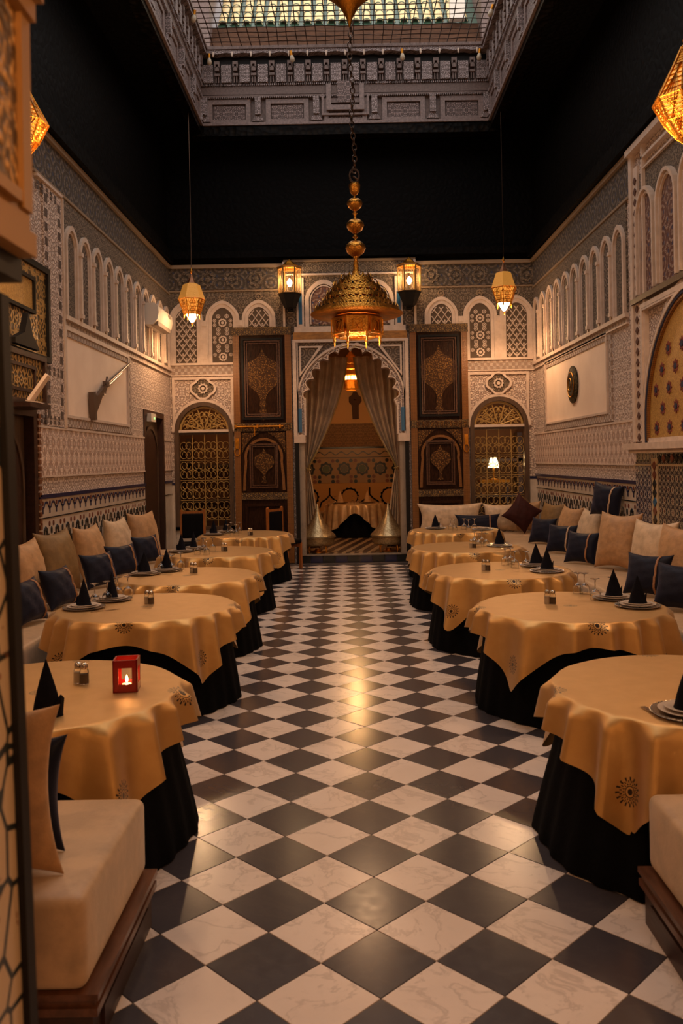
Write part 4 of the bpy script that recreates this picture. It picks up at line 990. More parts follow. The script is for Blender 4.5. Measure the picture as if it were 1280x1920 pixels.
for i in range(21):
    for j in range(nrow):
        p = (-2.12+i*.215+.01*sin(i*3+j), j*.34*cos(sl), .02+j*.34*sin(sl)+.03*(j > 0)*0)
        o = inst('roof_tile', rt_, rf, p, (0, 0, .03*sin(i*2.3+j*5))); inst('tile_lip', rr_, o)
wbx = MB().box(-.13, .13, -.06, .06, -.17, .17).build('white_wall_box', M['white_plastic']); wbx.location = (2.02, 14.86, 9.62); tag(wbx, 'white utility box fixed beyond the right end of the skylight net', 'box')

# ================================================================== ENTRANCE PILLAR (near left)
pe = empty('trim_5', (0, 0, 0), kind='structure')
XP = -.590
def tp(z): return -.566-(z-.8)*.022
P_ = MB(); zs = [0, 2.12]
P_.add([(-1.2, .5, 0), (tp(0)-.012, .5, 0), (tp(0)-.012, 1.49, 0), (-1.2, 1.49, 0), (-1.2, .5, 2.12), (tp(2.12)-.012, .5, 2.12), (tp(2.12)-.012, 1.49, 2.12), (-1.2, 1.49, 2.12)],
       [(0, 3, 2, 1), (4, 5, 6, 7), (0, 1, 5, 4), (1, 2, 6, 5), (2, 3, 7, 6), (3, 0, 4, 7)])
P_.build('pillar_shaft', M['pillar_mosaic'], pe)
P_ = MB().add([(tp(0)-.03, 1.465, 0), (tp(0), 1.465, 0), (tp(0), 1.50, 0), (tp(0)-.03, 1.5, 0), (tp(2.1)-.03, 1.465, 2.1), (tp(2.1), 1.465, 2.1), (tp(2.1), 1.50, 2.1), (tp(2.1)-.03, 1.5, 2.1)],
       [(0, 3, 2, 1), (4, 5, 6, 7), (0, 1, 5, 4), (1, 2, 6, 5), (2, 3, 7, 6), (3, 0, 4, 7)]); P_.build('corner_strip', M['black_wood'], pe)
MB().box(-1.2, -.565, .5, 1.485, 2.12, 2.16).build('capital', M['black_wood'], pe)
MB().box(-1.2, -.535, .5, 1.475, 2.16, 2.20).box(-1.2, -.545, .5, 1.472, 2.20, 2.235).build('capital', M['ochre_gilt'], pe)
MB().box(-1.2, -.548, .5, 1.46, 2.235, 3.6).build('gilded_jamb', M['gilt'], pe)
MB().box(-1.2, -.538, 1.43, 1.468, 2.235, 2.62).box(-1.2, -.53, .5, 1.40, 2.235, 2.255).build('jamb_moulding', M['ochre_gilt'], pe)
MB().box(-1.2, -.515, .5, 1.475, 2.60, 2.72).box(-1.2, -.528, .5, 1.47, 2.565, 2.60).build('capital', M['ochre_gilt'], pe)

# ================================================================== TABLES
RT = .66; ZTAB = .70; NA = 300
def cloth_mesh(seed, a=.822):
    rnd = random.Random(seed); ph = [rnd.uniform(0, 6.28) for _ in range(8)]
    b_ = MB(); rings = []; uvs = []
    rings_r = [0.0001, .15, .3, .42, .52, .6, .645]
    NS = 16
    for r in rings_r:
        for j in range(NA):
            t_ = 2*pi*j/NA; b_.v.append((r*cos(t_), r*sin(t_), ZTAB+.004)); uvs.append((r*cos(t_), r*sin(t_)))
    for i in range(1, NS+1):
        s = (i/NS)**1.7
        for j in range(NA):
            t_ = 2*pi*j/NA; c_, s_ = abs(cos(t_)), abs(sin(t_))
            rho = a/((c_**30+s_**30)**(1/30)); Dp = rho-RT; q = s*Dp
            g_ = 9*t_+.9*sin(3*t_+ph[0])+ph[1]; fold = (1-2*abs(sin(g_))**1.3)*.8+.25*cos(7*t_+ph[2])
            amp = .034*min(1, (q/.045))*(1+1.3*q/.4)
            cor = max(0, (rho-.95)/.2)
            rr = RT+.006*min(1, q/.012)+.085*q+amp*(.95+fold)*.9
            dz = q-.006*(1-math.exp(-q/.006))
            b_.v.append((rr*cos(t_), rr*sin(t_), ZTAB+.004-dz)); uvs.append(((RT+q)*cos(t_), (RT+q)*sin(t_)))
    K = len(rings_r)+NS
    for i in range(K-1):
        for j in range(NA): j2 = (j+1) % NA; b_.f.append((i*NA+j, i*NA+j2, (i+1)*NA+j2, (i+1)*NA+j))
    me = bpy.data.meshes.new('tablecloth'); me.from_pydata(b_.v, [], b_.f); me.materials.append(M['gold_cloth'])
    uvl = me.uv_layers.new(name='UVMap')
    li = [0]*len(me.loops); me.loops.foreach_get('vertex_index', li)
    flat = []
    for i in li: flat += uvs[i]
    uvl.data.foreach_set('uv', flat); me.polygons.foreach_set('use_smooth', [True]*len(me.polygons)); return me
def skirt_mesh(seed, rb=.735, ymin=None):
    rnd = random.Random(seed); ph = rnd.uniform(0, 6); vs = []; n = 180; zs = [.698, .6, .4, .2, .07, .006]; rz = [.615+(rb-.615)*q_ for q_ in (0, .08, .34, .70, .92, 1)]
    for k, z in enumerate(zs):
        for j in range(n):
            t_ = 2*pi*j/n; r = rz[k]+.005*cos(30*t_+ph)*(.3+k/4)+.010*cos(9*t_+ph)*k/5; yy = r*sin(t_); vs.append((r*cos(t_), yy if ymin is None else max(yy, ymin), z))
    fs = [(i*n+j, i*n+(j+1) % n, (i+1)*n+(j+1) % n, (i+1)*n+j) for i in range(len(zs)-1) for j in range(n)]
    return MB().add(vs, fs).mesh('underskirt', M['black_cloth'], True)
tt = MB().lathe([(RT-.03, .665), (RT-.02, .668), (RT-.02, .694), (RT-.03, .697)], 48).mesh('tabletop', M['sofa_wood'])
tp_ = MB().lathe([(.3, .0), (.3, .03), (.06, .06), (.045, .3), (.06, .66)], 24).mesh('pedestal', M['sofa_wood'], True)
ORD = ['nearest', 'second', 'third', 'fourth', 'farthest']
def table(x, y, i, side):
    rowname = f'{ORD[i]} table of the {side} row'
    t_ = empty('round_table', (x, y, 0), 0, f'round pedestal table hidden under gold cloth, {rowname}', 'table', 'round tables under gold cloths')
    inst('tabletop', tt, t_); inst('pedestal', tp_, t_)
    c_ = inst('gold_tablecloth', cloth_mesh(i*7+(side == 'right')*50+1), None, (x, y, 0)); tag(c_, f'square gold satin cloth with dark sun motifs on the {rowname}', 'tablecloth', 'gold overcloths')
    s_ = inst('black_underskirt', skirt_mesh(i+20*(side == 'right'), *([.705] if i else [.735 if side == 'left' else .765, -.655])), None, (x, y, 0)); tag(s_, f'floor-length black skirt below the gold cloth of the {rowname}', 'table skirt', 'black table skirts')
for i, (x, y) in enumerate(TABL): table(x, y, i, 'left')
for i, (x, y) in enumerate(TABR): table(x, y, i, 'right')
# ---- tableware prototypes (meshes shared)
ZS = ZTAB+.0045
plate_me = MB().lathe([(.0, .0), (.10, .0), (.155, .010), (.160, .014), (.155, .016), (.10, .006), (0, .005)], 40).mesh('charger', M['china_rim'], True)
bd = MB()
for k in range(44):
    t_ = 2*pi*k/44; bd.lathe([(0, -.004), (.004, 0), (0, .004)], 5, (.155*cos(t_), .155*sin(t_), .0165))
bead_me = bd.mesh('beading', M['steel'], True)
plate2_me = MB().lathe([(.0, .010), (.08, .010), (.125, .022), (.128, .026), (.122, .027), (.08, .016), (0, .015)], 40).mesh('dinner_plate', M['china'], True)
plate3_me = MB().lathe([(.0, .022), (.07, .022), (.10, .033), (.103, .036), (.098, .037), (.065, .028), (0, .027)], 36).mesh('side_plate', M['china'], True)
def napkin_mesh(h=.175, col='napkin'):
    n = 40; prof = [(1.0, 0), (.90, .1), (.80, .25), (.62, .45), (.42, .65), (.2, .85), (.02, 1.0)]; vs = []
    for k, (r, z) in enumerate(prof):
        for j in range(n):
            t_ = 2*pi*j/n; f_ = 1+.12*cos(2*t_)+.05*cos(5*t_)*(1-z)
            lift = 0
            if k <= 1: lift = 0
            vs.append((.060*r*f_*cos(t_), .050*r*f_*sin(t_), z*h+lift))
    fs = [(i*n+j, i*n+(j+1) % n, (i+1)*n+(j+1) % n, (i+1)*n+j) for i in range(len(prof)-1) for j in range(n)]+[tuple(range(n))[::-1], tuple((len(prof)-1)*n+j for j in range(n))]
    me_c = MB().add(vs, fs).mesh('cone', M[col], True)
    # upturned cuff tail beside the cone
    w = MB(); pts = [(.030, -.03), (.058, -.012), (.066, .012), (.05, .032)]
    tops = [.035, .075, .058, .03]
    vs = []
    for (a, b_), tz in zip(pts, tops): vs += [(a, b_, 0), (a*1.06, b_*1.06, tz*.6), (a*1.1, b_*1.1, tz)]
    for (a, b_), tz in zip(pts, tops): vs += [(a*.86, b_*.86, 0), (a*.9, b_*.9, tz*.6), (a*1.0, b_*1.0, tz)]
    fs = []
    for i in range(3):
        for k in range(2):
            fs.append((i*3+k, (i+1)*3+k, (i+1)*3+k+1, i*3+k+1)); fs.append((12+i*3+k, 12+i*3+k+1, 12+(i+1)*3+k+1, 12+(i+1)*3+k))
        fs.append((i*3+2, (i+1)*3+2, 12+(i+1)*3+2, 12+i*3+2))
    fs += [(0, 1, 13, 12), (1, 2, 14, 13), (9, 21, 22, 10), (10, 22, 23, 11)]
    me_t = w.add(vs, fs).mesh('cuff', M[col])
    return me_c, me_t
nap_c, nap_t = napkin_mesh(.20); nap2_c, nap2_t = napkin_mesh(.24, 'cream_napkin')
glass_me = MB().lathe([(.0, .168), (.034, .166), (.034, .163), (.006, .156), (.004, .13), (.004, .095), (.008, .088), (.025, .078), (.038, .055), (.041, .03), (.037, .0), (.035, .0), (.039, .03), (.036, .054), (.024, .074), (.006, .083), (.0, .084)], 24, cap=False)
glass_bowl = MB().lathe([(.0, .086), (.008, .085), (.025, .076), (.038, .055), (.041, .03), (.037, .0), (.0352, .0), (.0390, .03), (.0362, .054), (.024, .073), (.007, .081), (.0, .082)], 24, cap=False).mesh('bowl', M['glass'], True)
glass_stem = MB().lathe([(.0, .0855), (.005, .088), (.0038, .1), (.0038, .14), (.007, .156), (.034, .164), (.034, .167), (.0, .169)], 20, cap=False).mesh('stem_and_foot', M['glass'], True)
sh_body = MB().lathe([(.0, 0), (.018, 0), (.019, .004), (.018, .05), (.013, .062), (.0, .062)], 12).mesh('glass_body', M['glass'], True)
sh_fill = MB().lathe([(.0, .003), (.0155, .003), (.0155, .042), (.0, .042)], 12).mesh('salt_fill', M['salt'], True)
sh_pep = MB().lathe([(.0, .003), (.0155, .003), (.0155, .038), (.0, .038)], 12).mesh('pepper_fill', Mt('pepper', (.14, .09, .05), .9).m, True)
sh_cap = MB().lathe([(.0145, .058), (.015, .06), (.015, .074), (.010, .080), (0, .081)], 12).mesh('cap', M['steel'], True)
def table_z(): return ZS
def at(px, py, Z=ZTAB):
    """point of the horizontal plane Z seen in the photograph at pixel px,py"""
    r_ = radians(1.05); dx, dy = px-655, py-863; u = dx*cos(r_)-dy*sin(r_); v = dx*sin(r_)+dy*cos(r_)
    Y = (CH-Z)*1595/v; return (u*Y/1595, Y)
def plates(px, py, lab, tab, nap=True, rz=0, full=True, pos=None):
    x, y = pos or at(px, py)
    for t_, (tx, ty) in (('', tab),):
        d = sqrt((x-tx)**2+(y-ty)**2)
        if d > .47: x, y = tx+(x-tx)*.47/d, ty+(y-ty)*.47/d
    c_ = empty('charger_plate', (x, y, ZS), 0, f'beaded metal charger plate {lab}', 'plate', 'beaded charger plates'); inst('dish', plate_me, c_); inst('beading', bead_me, c_)
    d_ = inst('dinner_plate', plate2_me, None, (x, y, ZS)); tag(d_, f'glazed dinner plate on the charger {lab}', 'plate', 'dinner plates')
    e_ = inst('side_plate', plate3_me, None, (x, y, ZS)); tag(e_, f'small plate under the napkin {lab}', 'plate', 'small plates')
    if nap:
        n_ = empty('napkin_cone', (x, y, ZS+.028), rz, f'black cone-folded napkin {lab}', 'napkin', 'black napkin cones'); inst('cone', nap_c, n_); inst('cuff', nap_t, n_)
    return x, y
def glass(px, py, lab, tab):
    x, y = at(px, py); d = sqrt((x-tab[0])**2+(y-tab[1])**2)
    if d > .58: x, y = tab[0]+(x-tab[0])*.58/d, tab[1]+(y-tab[1])*.58/d
    g = empty('wine_glass', (x, y, ZS), 0, f'upturned stemmed wine glass {lab}', 'glass', 'upturned wine glasses'); inst('bowl', glass_bowl, g); inst('stem', glass_stem, g)
def shaker(px, py, lab, pair=True):
    x, y = at(px, py)
    for k in range(2 if pair else 1):
        g = empty(['salt_shaker', 'pepper_shaker'][k], (x+.036*k, y-.02*k, ZS), 0, f'small glass {["salt", "pepper"][k]} shaker with metal cap {lab}', 'shaker', 'salt and pepper shakers')
        inst('glass_body', sh_body, g); inst('filling', [sh_fill, sh_pep][k], g); inst('cap', sh_cap, g); g.scale = (1.25, 1.25, 1.3)
def cutlery(x, y, rz, lab, kind='fork'):
    g = empty(kind, (x, y, ZS), rz, lab, kind)
    if kind == 'fork':
        MB().add([(-.004, -.1, .003), (.004, -.1, .003), (.003, .02, .006), (-.003, .02, .006), (-.004, -.1, 0), (.004, -.1, 0), (.003, .02, .003), (-.003, .02, .003)], [(0, 1, 2, 3), (4, 7, 6, 5), (0, 4, 5, 1), (1, 5, 6, 2), (2, 6, 7, 3), (3, 7, 4, 0)]).build('handle', M['steel'], g)
        h = MB().box(-.012, .012, .02, .05, .003, .006)
        for k in range(4): h.box(-.012+k*.0066, -.012+k*.0066+.004, .05, .095, .004, .007)
        h.build('head', M['steel'], g)
    else:
        MB().box(-.006, .006, -.11, -.01, 0, .006).build('handle', M['steel'], g); MB().prism([(-.008, -.01), (.007, -.01), (.008, .09), (.0, .11), (-.006, .09)], FX, .001, .004).build('blade', M['steel'], g)
D2 = 'on the second left table'; tb2 = TABL[1]
x, y = plates(137, 1143, 'nearer the camera '+D2, tb2, rz=2.5); cutlery(x+.2, y-.12, -1.0, 'knife beside the nearer plate '+D2, 'knife')
plates(174, 1121, 'at the back '+D2, tb2, rz=2.2)
for px, py, l_ in ((178, 1135, 'nearest the plates'), (201, 1130, 'in front of the pair'), (211, 1118, 'behind the front pair'), (234, 1116, 'standing rightmost')): glass(px, py, l_+' '+D2, tb2)
shaker(276, 1133, D2)
D3 = 'on the third left table'; tb3 = TABL[2]
plates(265, 1078, 'nearer the camera '+D3, tb3, rz=3.0); plates(291, 1067, 'farther back '+D3, tb3, rz=2.6)
for px, py, l_ in ((302, 1073, 'leftmost'), (315, 1068, 'second from left'), (322, 1072, 'third from left'), (338, 1066, 'rightmost')): glass(px, py, l_+' '+D3, tb3)
shaker(360, 1075, D3)
D4 = 'on the fourth left table'; tb4 = TABL[3]
plates(340, 1036, 'at the front '+D4, tb4, rz=2.5); plates(356, 1030, 'at the back '+D4, tb4, rz=2.0)
for px, py, l_ in ((370, 1040, 'leftmost'), (382, 1035, 'second from left'), (387, 1041, 'third from left'), (399, 1034, 'rightmost')): glass(px, py, l_+' '+D4, tb4)
shaker(418, 1034, D4)
D5 = 'on the farthest left table'; tb5 = TABL[4]
plates(398, 1004, 'at the front '+D5, tb5, rz=2.5); plates(412, 998, 'at the back '+D5, tb5, rz=2)
for px, py, l_ in ((427, 1005, 'leftmost'), (433, 1000, 'second from left'), (443, 1005, 'third from left'), (449, 1000, 'rightmost')): glass(px, py, l_+' '+D5, tb5)
shaker(467, 1004, D5)
E2 = 'on the second right table'; tr2 = TABR[1]
plates(1206, 1139, 'nearer the camera '+E2, tr2, rz=0); plates(1165, 1122, 'farther back '+E2, tr2, rz=.1)
for px, py, l_ in ((1086, 1110, 'leftmost'), (1103, 1108, 'second from left'), (1116, 1127, 'in front'), (1148, 1124, 'nearest the plates')): glass(px, py, l_+' '+E2, tr2)
shaker(1026, 1133, E2)
E3 = 'on the third right table'; tr3 = TABR[2]
plates(1025, 1073, 'nearer the camera '+E3, tr3, rz=.2); plates(1005, 1062, 'farther back '+E3, tr3, rz=0)
for px, py, l_ in ((947, 1060, 'leftmost'), (957, 1058, 'second from left'), (965, 1065, 'third from left'), (986, 1066, 'nearest the plates')): glass(px, py, l_+' '+E3, tr3)
shaker(907, 1070, E3)
E4 = 'on the fourth right table'; tr4 = TABR[3]
plates(936, 1025, 'at the right '+E4, tr4, rz=.3)
for px, py, l_ in ((889, 1021, 'leftmost'), (897, 1026, 'second from left'), (903, 1020, 'third from left'), (911, 1025, 'rightmost')): glass(px, py, l_+' '+E4, tr4)
shaker(883, 1028, E4)
E5 = 'on the farthest right table'; tr5 = TABR[4]
plates(816, 992, 'at the left '+E5, tr5, rz=0)
for px, py, l_ in ((826, 993, 'leftmost'), (845, 993, 'second from left'), (852, 996, 'third from left'), (870, 993, 'fourth from left'), (878, 996, 'fifth from left'), (889, 993, 'rightmost')): glass(px, py, l_+' '+E5, tr5)
plates(905, 994, 'at the right '+E5, tr5, nap=False)
E1 = 'on the nearest right table'; tr1 = TABR[0]
plates(1292, 1343, 'cut by the right edge, '+E1, tr1, rz=0); x, y = at(1228, 1341); cutlery(x, y, .22, 'steel fork left of the plate '+E1)
D1 = 'on the nearest left table'; tl1 = TABL[0]
x, y = at(88, 1345); n_ = empty('napkin_cone', (x, y, ZS), .2, 'black napkin folded into a tall cone standing bare '+D1, 'napkin', 'black napkin cones'); n_.scale = (1, 1, 1.25)
inst('cone', nap_c, n_); inst('cuff', nap_t, n_)
shaker(147, 1282, D1)
# red candle holder
x, y = at(238, 1295); ca = empty('candle_holder', (x, y, ZS), .12, 'red lacquered square candle holder with a lit candle on the nearest left table', 'candle holder')
hx, hz = .058, .155
g = MB(); fr0 = [lambda a, b_, d: (a, -hx+d, b_), lambda a, b_, d: (a, hx-d, b_), lambda a, b_, d: (-hx+d, a, b_), lambda a, b_, d: (hx-d, a, b_)]
for f in fr0: g.strip([(-hx, 0), (hx, 0), (hx, hz), (-hx, hz)], [(-.032, .04), (.032, .04), (.032, .118), (-.032, .118)], f, 0, .007, True)
g.box(-hx, hx, -hx, hx, 0, .006); g.build('case', M['red_glass'], ca)
MB().lathe([(0, .006), (.022, .006), (.022, .030), (0, .030)], 16).build('candle', M['wax'], ca, True)
MB().lathe([(0, .036), (.006, .044), (.007, .052), (.003, .066), (0, .073)], 10).build('flame', M['flame'], ca, True)
lamp('candle_flame', (x, y, ZS+.062), .25, (1, .5, .18), .008)

# ================================================================== BENCHES AND SOFAS
def rbox(mb, x0, x1, y0, y1, z0, z1, r=.05, n=4, puff=.0):
    """box with rounded edges (superellipse-ish section)"""
    cx, cy, cz = (x0+x1)/2, (y0+y1)/2, (z0+z1)/2; hx_, hy_, hz_ = (x1-x0)/2, (y1-y0)/2, (z1-z0)/2
    def grid(h): return sorted(set([-h, -h+r*.15, -h+r*.5, -h+r]+[-h+r+(2*h-2*r)*k/8 for k in range(1, 8)]+[h-r, h-r*.5, h-r*.15, h]))
    G = [grid(hx_), grid(hy_), grid(hz_)]
    def pt(p):
        h = (hx_, hy_, hz_); c_ = [max(-h[i]+r, min(h[i]-r, p[i])) for i in range(3)]; d = [p[i]-c_[i] for i in range(3)]; l = sqrt(sum(q*q for q in d))
        if l > 1e-9: d = [q/l*r for q in d]
        q = [c_[i]+d[i] for i in range(3)]
        if puff: q[2] += puff*(1-(q[0]/hx_)**2)*(1-(q[1]/hy_)**4)*(1 if q[2] > 0 else 0)
        return (cx+q[0], cy+q[1], cz+q[2])
    for ax in range(3):
        u_, v_ = [i for i in range(3) if i != ax]
        for s_ in (-1, 1):
            A_, B_ = G[u_], G[v_]; vs = []
            for a in A_:
                for b_ in B_:
                    p = [0, 0, 0]; p[ax] = s_*(hx_, hy_, hz_)[ax]; p[u_] = a; p[v_] = b_; vs.append(pt(p))
            m_ = len(B_); mb.add(vs, [(i*m_+j, i*m_+j+1, (i+1)*m_+j+1, (i+1)*m_+j) for i in range(len(A_)-1) for j in range(m_-1)])
    return mb
def weld(o):
    import bmesh
    bm = bmesh.new(); bm.from_mesh(o.data); bmesh.ops.remove_doubles(bm, verts=bm.verts, dist=.0004); bmesh.ops.recalc_face_normals(bm, faces=bm.faces); bm.to_mesh(o.data); bm.free(); return o
def bench(name, x0, x1, y0, y1, label, edge, zt=.5, zb=.215):
    """edge: which sides carry the wooden apron: 'R','L','F'"""
    S_ = empty(name, ((x0+x1)/2, (y0+y1)/2, 0), 0, label, 'sofa'); cx, cy = (x0+x1)/2, (y0+y1)/2
    mt_ = rbox(MB(), x0-cx, x1-cx, y0-cy, y1-cy, zb, zt, .035, puff=.008)
    weld(mt_.build('mattress', M['sofa'], S_, True))
    e = .035; bx0, bx1, by0, by1 = x0-cx-(e if 'L' in edge else 0), x1-cx+(e if 'R' in edge else 0), y0-cy-(e if 'F' in edge else 0), y1-cy
    MB().box(bx0+.02, bx1-.02, by0+.02, by1-.01, .0, zb-.06).build('base', M['sofa_wood'], S_)
    MB().box(bx0, bx1, by0, by1, zb-.07, zb-.045).box(bx0+.012, bx1-.012, by0+.012, by1, zb-.045, zb-.02).box(bx0-.004, bx1+.004, by0-.004, by1, zb-.02, zb).build('edge_moulding', M['sofa_edge'], S_)
    fl_ = MB()
    if 'R' in edge: fl_.box(bx1-.02, bx1-.008, by0+.1, by1-.1, .05, zb-.1)
    if 'L' in edge: fl_.box(bx0+.008, bx0+.02, by0+.1, by1-.1, .05, zb-.1)
    if fl_.v: fl_.build('apron_panel', M['sofa_wood'], S_)
    return S_
bench('end_bench', -2.95, -.82, 2.55, 3.33, 'beige upholstered bench with mahogany base in the left foreground', 'R')
bench('end_bench', 1.12, 2.95, 2.3, 3.28, 'beige upholstered bench with mahogany base at the lower right edge', 'L')
bench('long_banquette', XL+.03, -2.36, 4.9, 12.9, 'long beige banquette running along the left wall', 'R')
bench('long_banquette', 2.42, XR-.04, 3.9, 14.08, 'long beige banquette running along the right wall', 'L')
bench('back_banquette', 1.14, XR-.04, 14.12, 14.86, 'short beige banquette against the back wall under the right grille window', 'F')

# ---- cushions
def cushion_mesh(w, h, t, mat, pinch=.15):
    n = 18; vs = []; idx = {}
    def P(i, j, s_):
        u, v = -1+2*i/n, -1+2*j/n
        cu, cv = sin(u*pi/2), sin(v*pi/2)
        k = (1-abs(cu)**2.4)*(1-abs(cv)**2.4)
        th = t/2*1.12*(max(k, 0)**.55)
        X = cu*w/2*(1-pinch*(1-cv*cv)*abs(cu)**2); Z = cv*h/2*(1-pinch*(1-cu*cu)*abs(cv)**2)
        wr = .008*sin(9*cu+5*cv)*k+.006*sin(14*cv-4*cu)*k
        return (X, s_*(th+.003)+wr*s_, Z)
    b_ = MB()
    for s_ in (-1, 1):
        b_.add([P(i, j, s_) for i in range(n+1) for j in range(n+1)], [(i*(n+1)+j, i*(n+1)+j+1, (i+1)*(n+1)+j+1, (i+1)*(n+1)+j) for i in range(n) for j in range(n)])
    ed = [(i, 0) for i in range(n)]+[(n, j) for j in range(n)]+[(i, n) for i in range(n, 0, -1)]+[(0, j) for j in range(n, 0, -1)]
    m_ = (n+1)*(n+1)
    o0 = len(b_.v)-2*m_
    b_.f += [(o0+a*(n+1)+b2, o0+c_*(n+1)+d_, o0+m_+c_*(n+1)+d_, o0+m_+a*(n+1)+b2) for (a, b2), (c_, d_) in zip(ed, ed[1:]+ed[:1])]
    me = b_.mesh('cushion', mat, True)
    import bmesh
    bm = bmesh.new(); bm.from_mesh(me); bmesh.ops.remove_doubles(bm, verts=bm.verts, dist=.0005); bmesh.ops.recalc_face_normals(bm, faces=bm.faces); bm.to_mesh(me); bm.free()
    return me, P
_cm = {}
def cushion(pos, yaw, w, h, t, mat, label, lean=.22, roll=0, stripe=None, group=None, name='cushion'):
    """pos: bottom centre; yaw: direction its face looks (0 = towards the camera, -Y)"""
    key = (w, h, t, mat)
    if key not in _cm:
        me, P = cushion_mesh(w, h, t, M[mat]); pts = {}
        sb_ = MB(); q = []
        for s_ in (-1,):
            ring = [P(12.2, j, -1) for j in range(19)]
            vs = []
            for (X, Y_, Z) in ring: vs += [(X-.011, Y_-.004, Z), (X-.008, Y_-.010, Z), (X+.008, Y_-.010, Z), (X+.011, Y_-.004, Z)]
            sb_.add(vs, [(4*i+k, 4*i+k+1, 4*i+5+k, 4*i+4+k) for i in range(18) for k in range(3)])
        _cm[key] = (me, sb_.mesh('piping', M['piping'], True), sb_.mesh('piping', M['pipe_light'], True))
    me, p1, p2 = _cm[key]
    c_ = empty(name, pos, yaw, label, 'cushion', group)
    # lift for lean/roll so that the lowest corner touches the seat
    lift = h/2*cos(lean)*abs(cos(roll))+w/2*abs(sin(roll))*.95
    b_ = inst('cover', me, c_, (0, h/2*sin(lean), lift)); b_.rotation_mode = 'XYZ'; b_.rotation_euler = (-lean, roll, 0)
    if stripe: inst('piping', p1 if stripe == 1 else p2, b_)
    return c_
SZ = .514
GT, GN = 'large back cushions along the left wall', 'navy cushions along the left wall'
YL = radians(90); YR = radians(-90)
def CL(px, X, w, h, t, mat, label, turn=0, **k):
    u = px[0]-655-(px[1]-863)*.0183; Y = X*1595/u; return cushion((X, Y, SZ), YL-radians(turn), w, h, t, mat, label, **k)
CL((62, 1032), -2.86, .58, .64, .22, 'cushion_tan', 'nearest large tan cushion on the left banquette', 8, group=GT)
CL((120, 1026), -2.86, .70, .66, .24, 'cushion_olive', 'large olive-brown cushion, second on the left banquette', 8, group=GT)
CL((180, 1000), -2.88, .60, .62, .22, 'cushion_tan', 'large tan cushion behind the middle navy one on the left banquette', 8, group=GT)
CL((232, 985), -2.88, .58, .62, .22, 'cushion_cream', 'creased cream cushion, fourth on the left banquette', 10, group=GT)
CL((278, 982), -2.80, .62, .64, .22, 'cushion_tan', 'farthest large tan cushion on the left banquette by the door', 20, group=GT)
for px, lb, tn in (((62, 1097), 'nearest navy cushion with copper braid on the left banquette', 12), ((122, 1068), 'second navy cushion with copper braid on the left banquette', 14), ((194, 1042), 'third navy velvet cushion with copper braid on the left banquette', 30), ((236, 1024), 'fourth navy velvet cushion in front of the cream one on the left', 34), ((281, 1005), 'farthest navy velvet cushion with copper braid on the left banquette', 34)):
    CL(px, -2.60, .44, .38, .16, 'cushion_navy', lb, tn, lean=.35, stripe=1, group=GN)
def CR(px, X, w, h, t, mat, label, turn=0, **k):
    u = px[0]-655-(px[1]-863)*.0183; Y = X*1595/u; return cushion((X, Y, SZ), YR+radians(turn), w, h, t, mat, label, **k)
GT, GN = 'large back cushions along the right wall', 'navy cushions along the right wall'
CR((1027, 962), 3.0, .58, .60, .2, 'cushion_olive', 'olive-brown cushion near the corner on the right banquette', 20, group=GT)
CR((1060, 965), 3.0, .60, .60, .22, 'cushion_tan', 'tan cushion third from the corner on the right banquette', 12, group=GT)
CR((1097, 978), 3.0, .60, .62, .22, 'cushion_cream', 'creased cream cushion between two tan ones on the right banquette', 10, group=GT)
CR((1150, 1016), 2.95, .60, .66, .24, 'cushion_tan', 'large tan cushion below the perched navy one on the right wall', 30, group=GT)
CR((1212, 1014), 2.98, .62, .64, .22, 'cushion_cream', 'creased cream cushion by the mosaic pilaster on the right', 22, group=GT)
CR((1262, 1025), 3.0, .60, .64, .22, 'cushion_tan', 'tan cushion cut by the right edge of the photo', 20, group=GT)
CR((1326, 1060), 3.0, .60, .64, .22, 'cushion_cream', 'cream cushion farthest right beyond the tan one', 15, group=GT)
for px, lb, X, tn, stp in (((1012, 987), 'plain-looking navy cushion nearest the corner on the right banquette', 2.80, 40, None), ((1048, 1002), 'navy cushion with pale braid on the right banquette', 2.76, 45, 2), ((1085, 1021), 'navy cushion with copper braid in front of the creased cream one, right banquette', 2.72, 40, 1), ((1207, 1065), 'navy velvet cushion with copper braid in front of the pilaster cushion', 2.66, 42, 1), ((1268, 1090), 'nearest navy velvet cushion at the right edge of the photo', 2.66, 42, 1)):
    CR(px, X, .45, .40, .17, 'cushion_navy', lb, tn, lean=.32, stripe=stp, group=GN)
c_ = cushion((3.10, 10.35, 1.02), YR+radians(30), .46, .42, .17, 'cushion_navy', 'navy cushion with pale braid perched on top of the back cushions at the right wall', lean=.12, roll=.12, stripe=2)
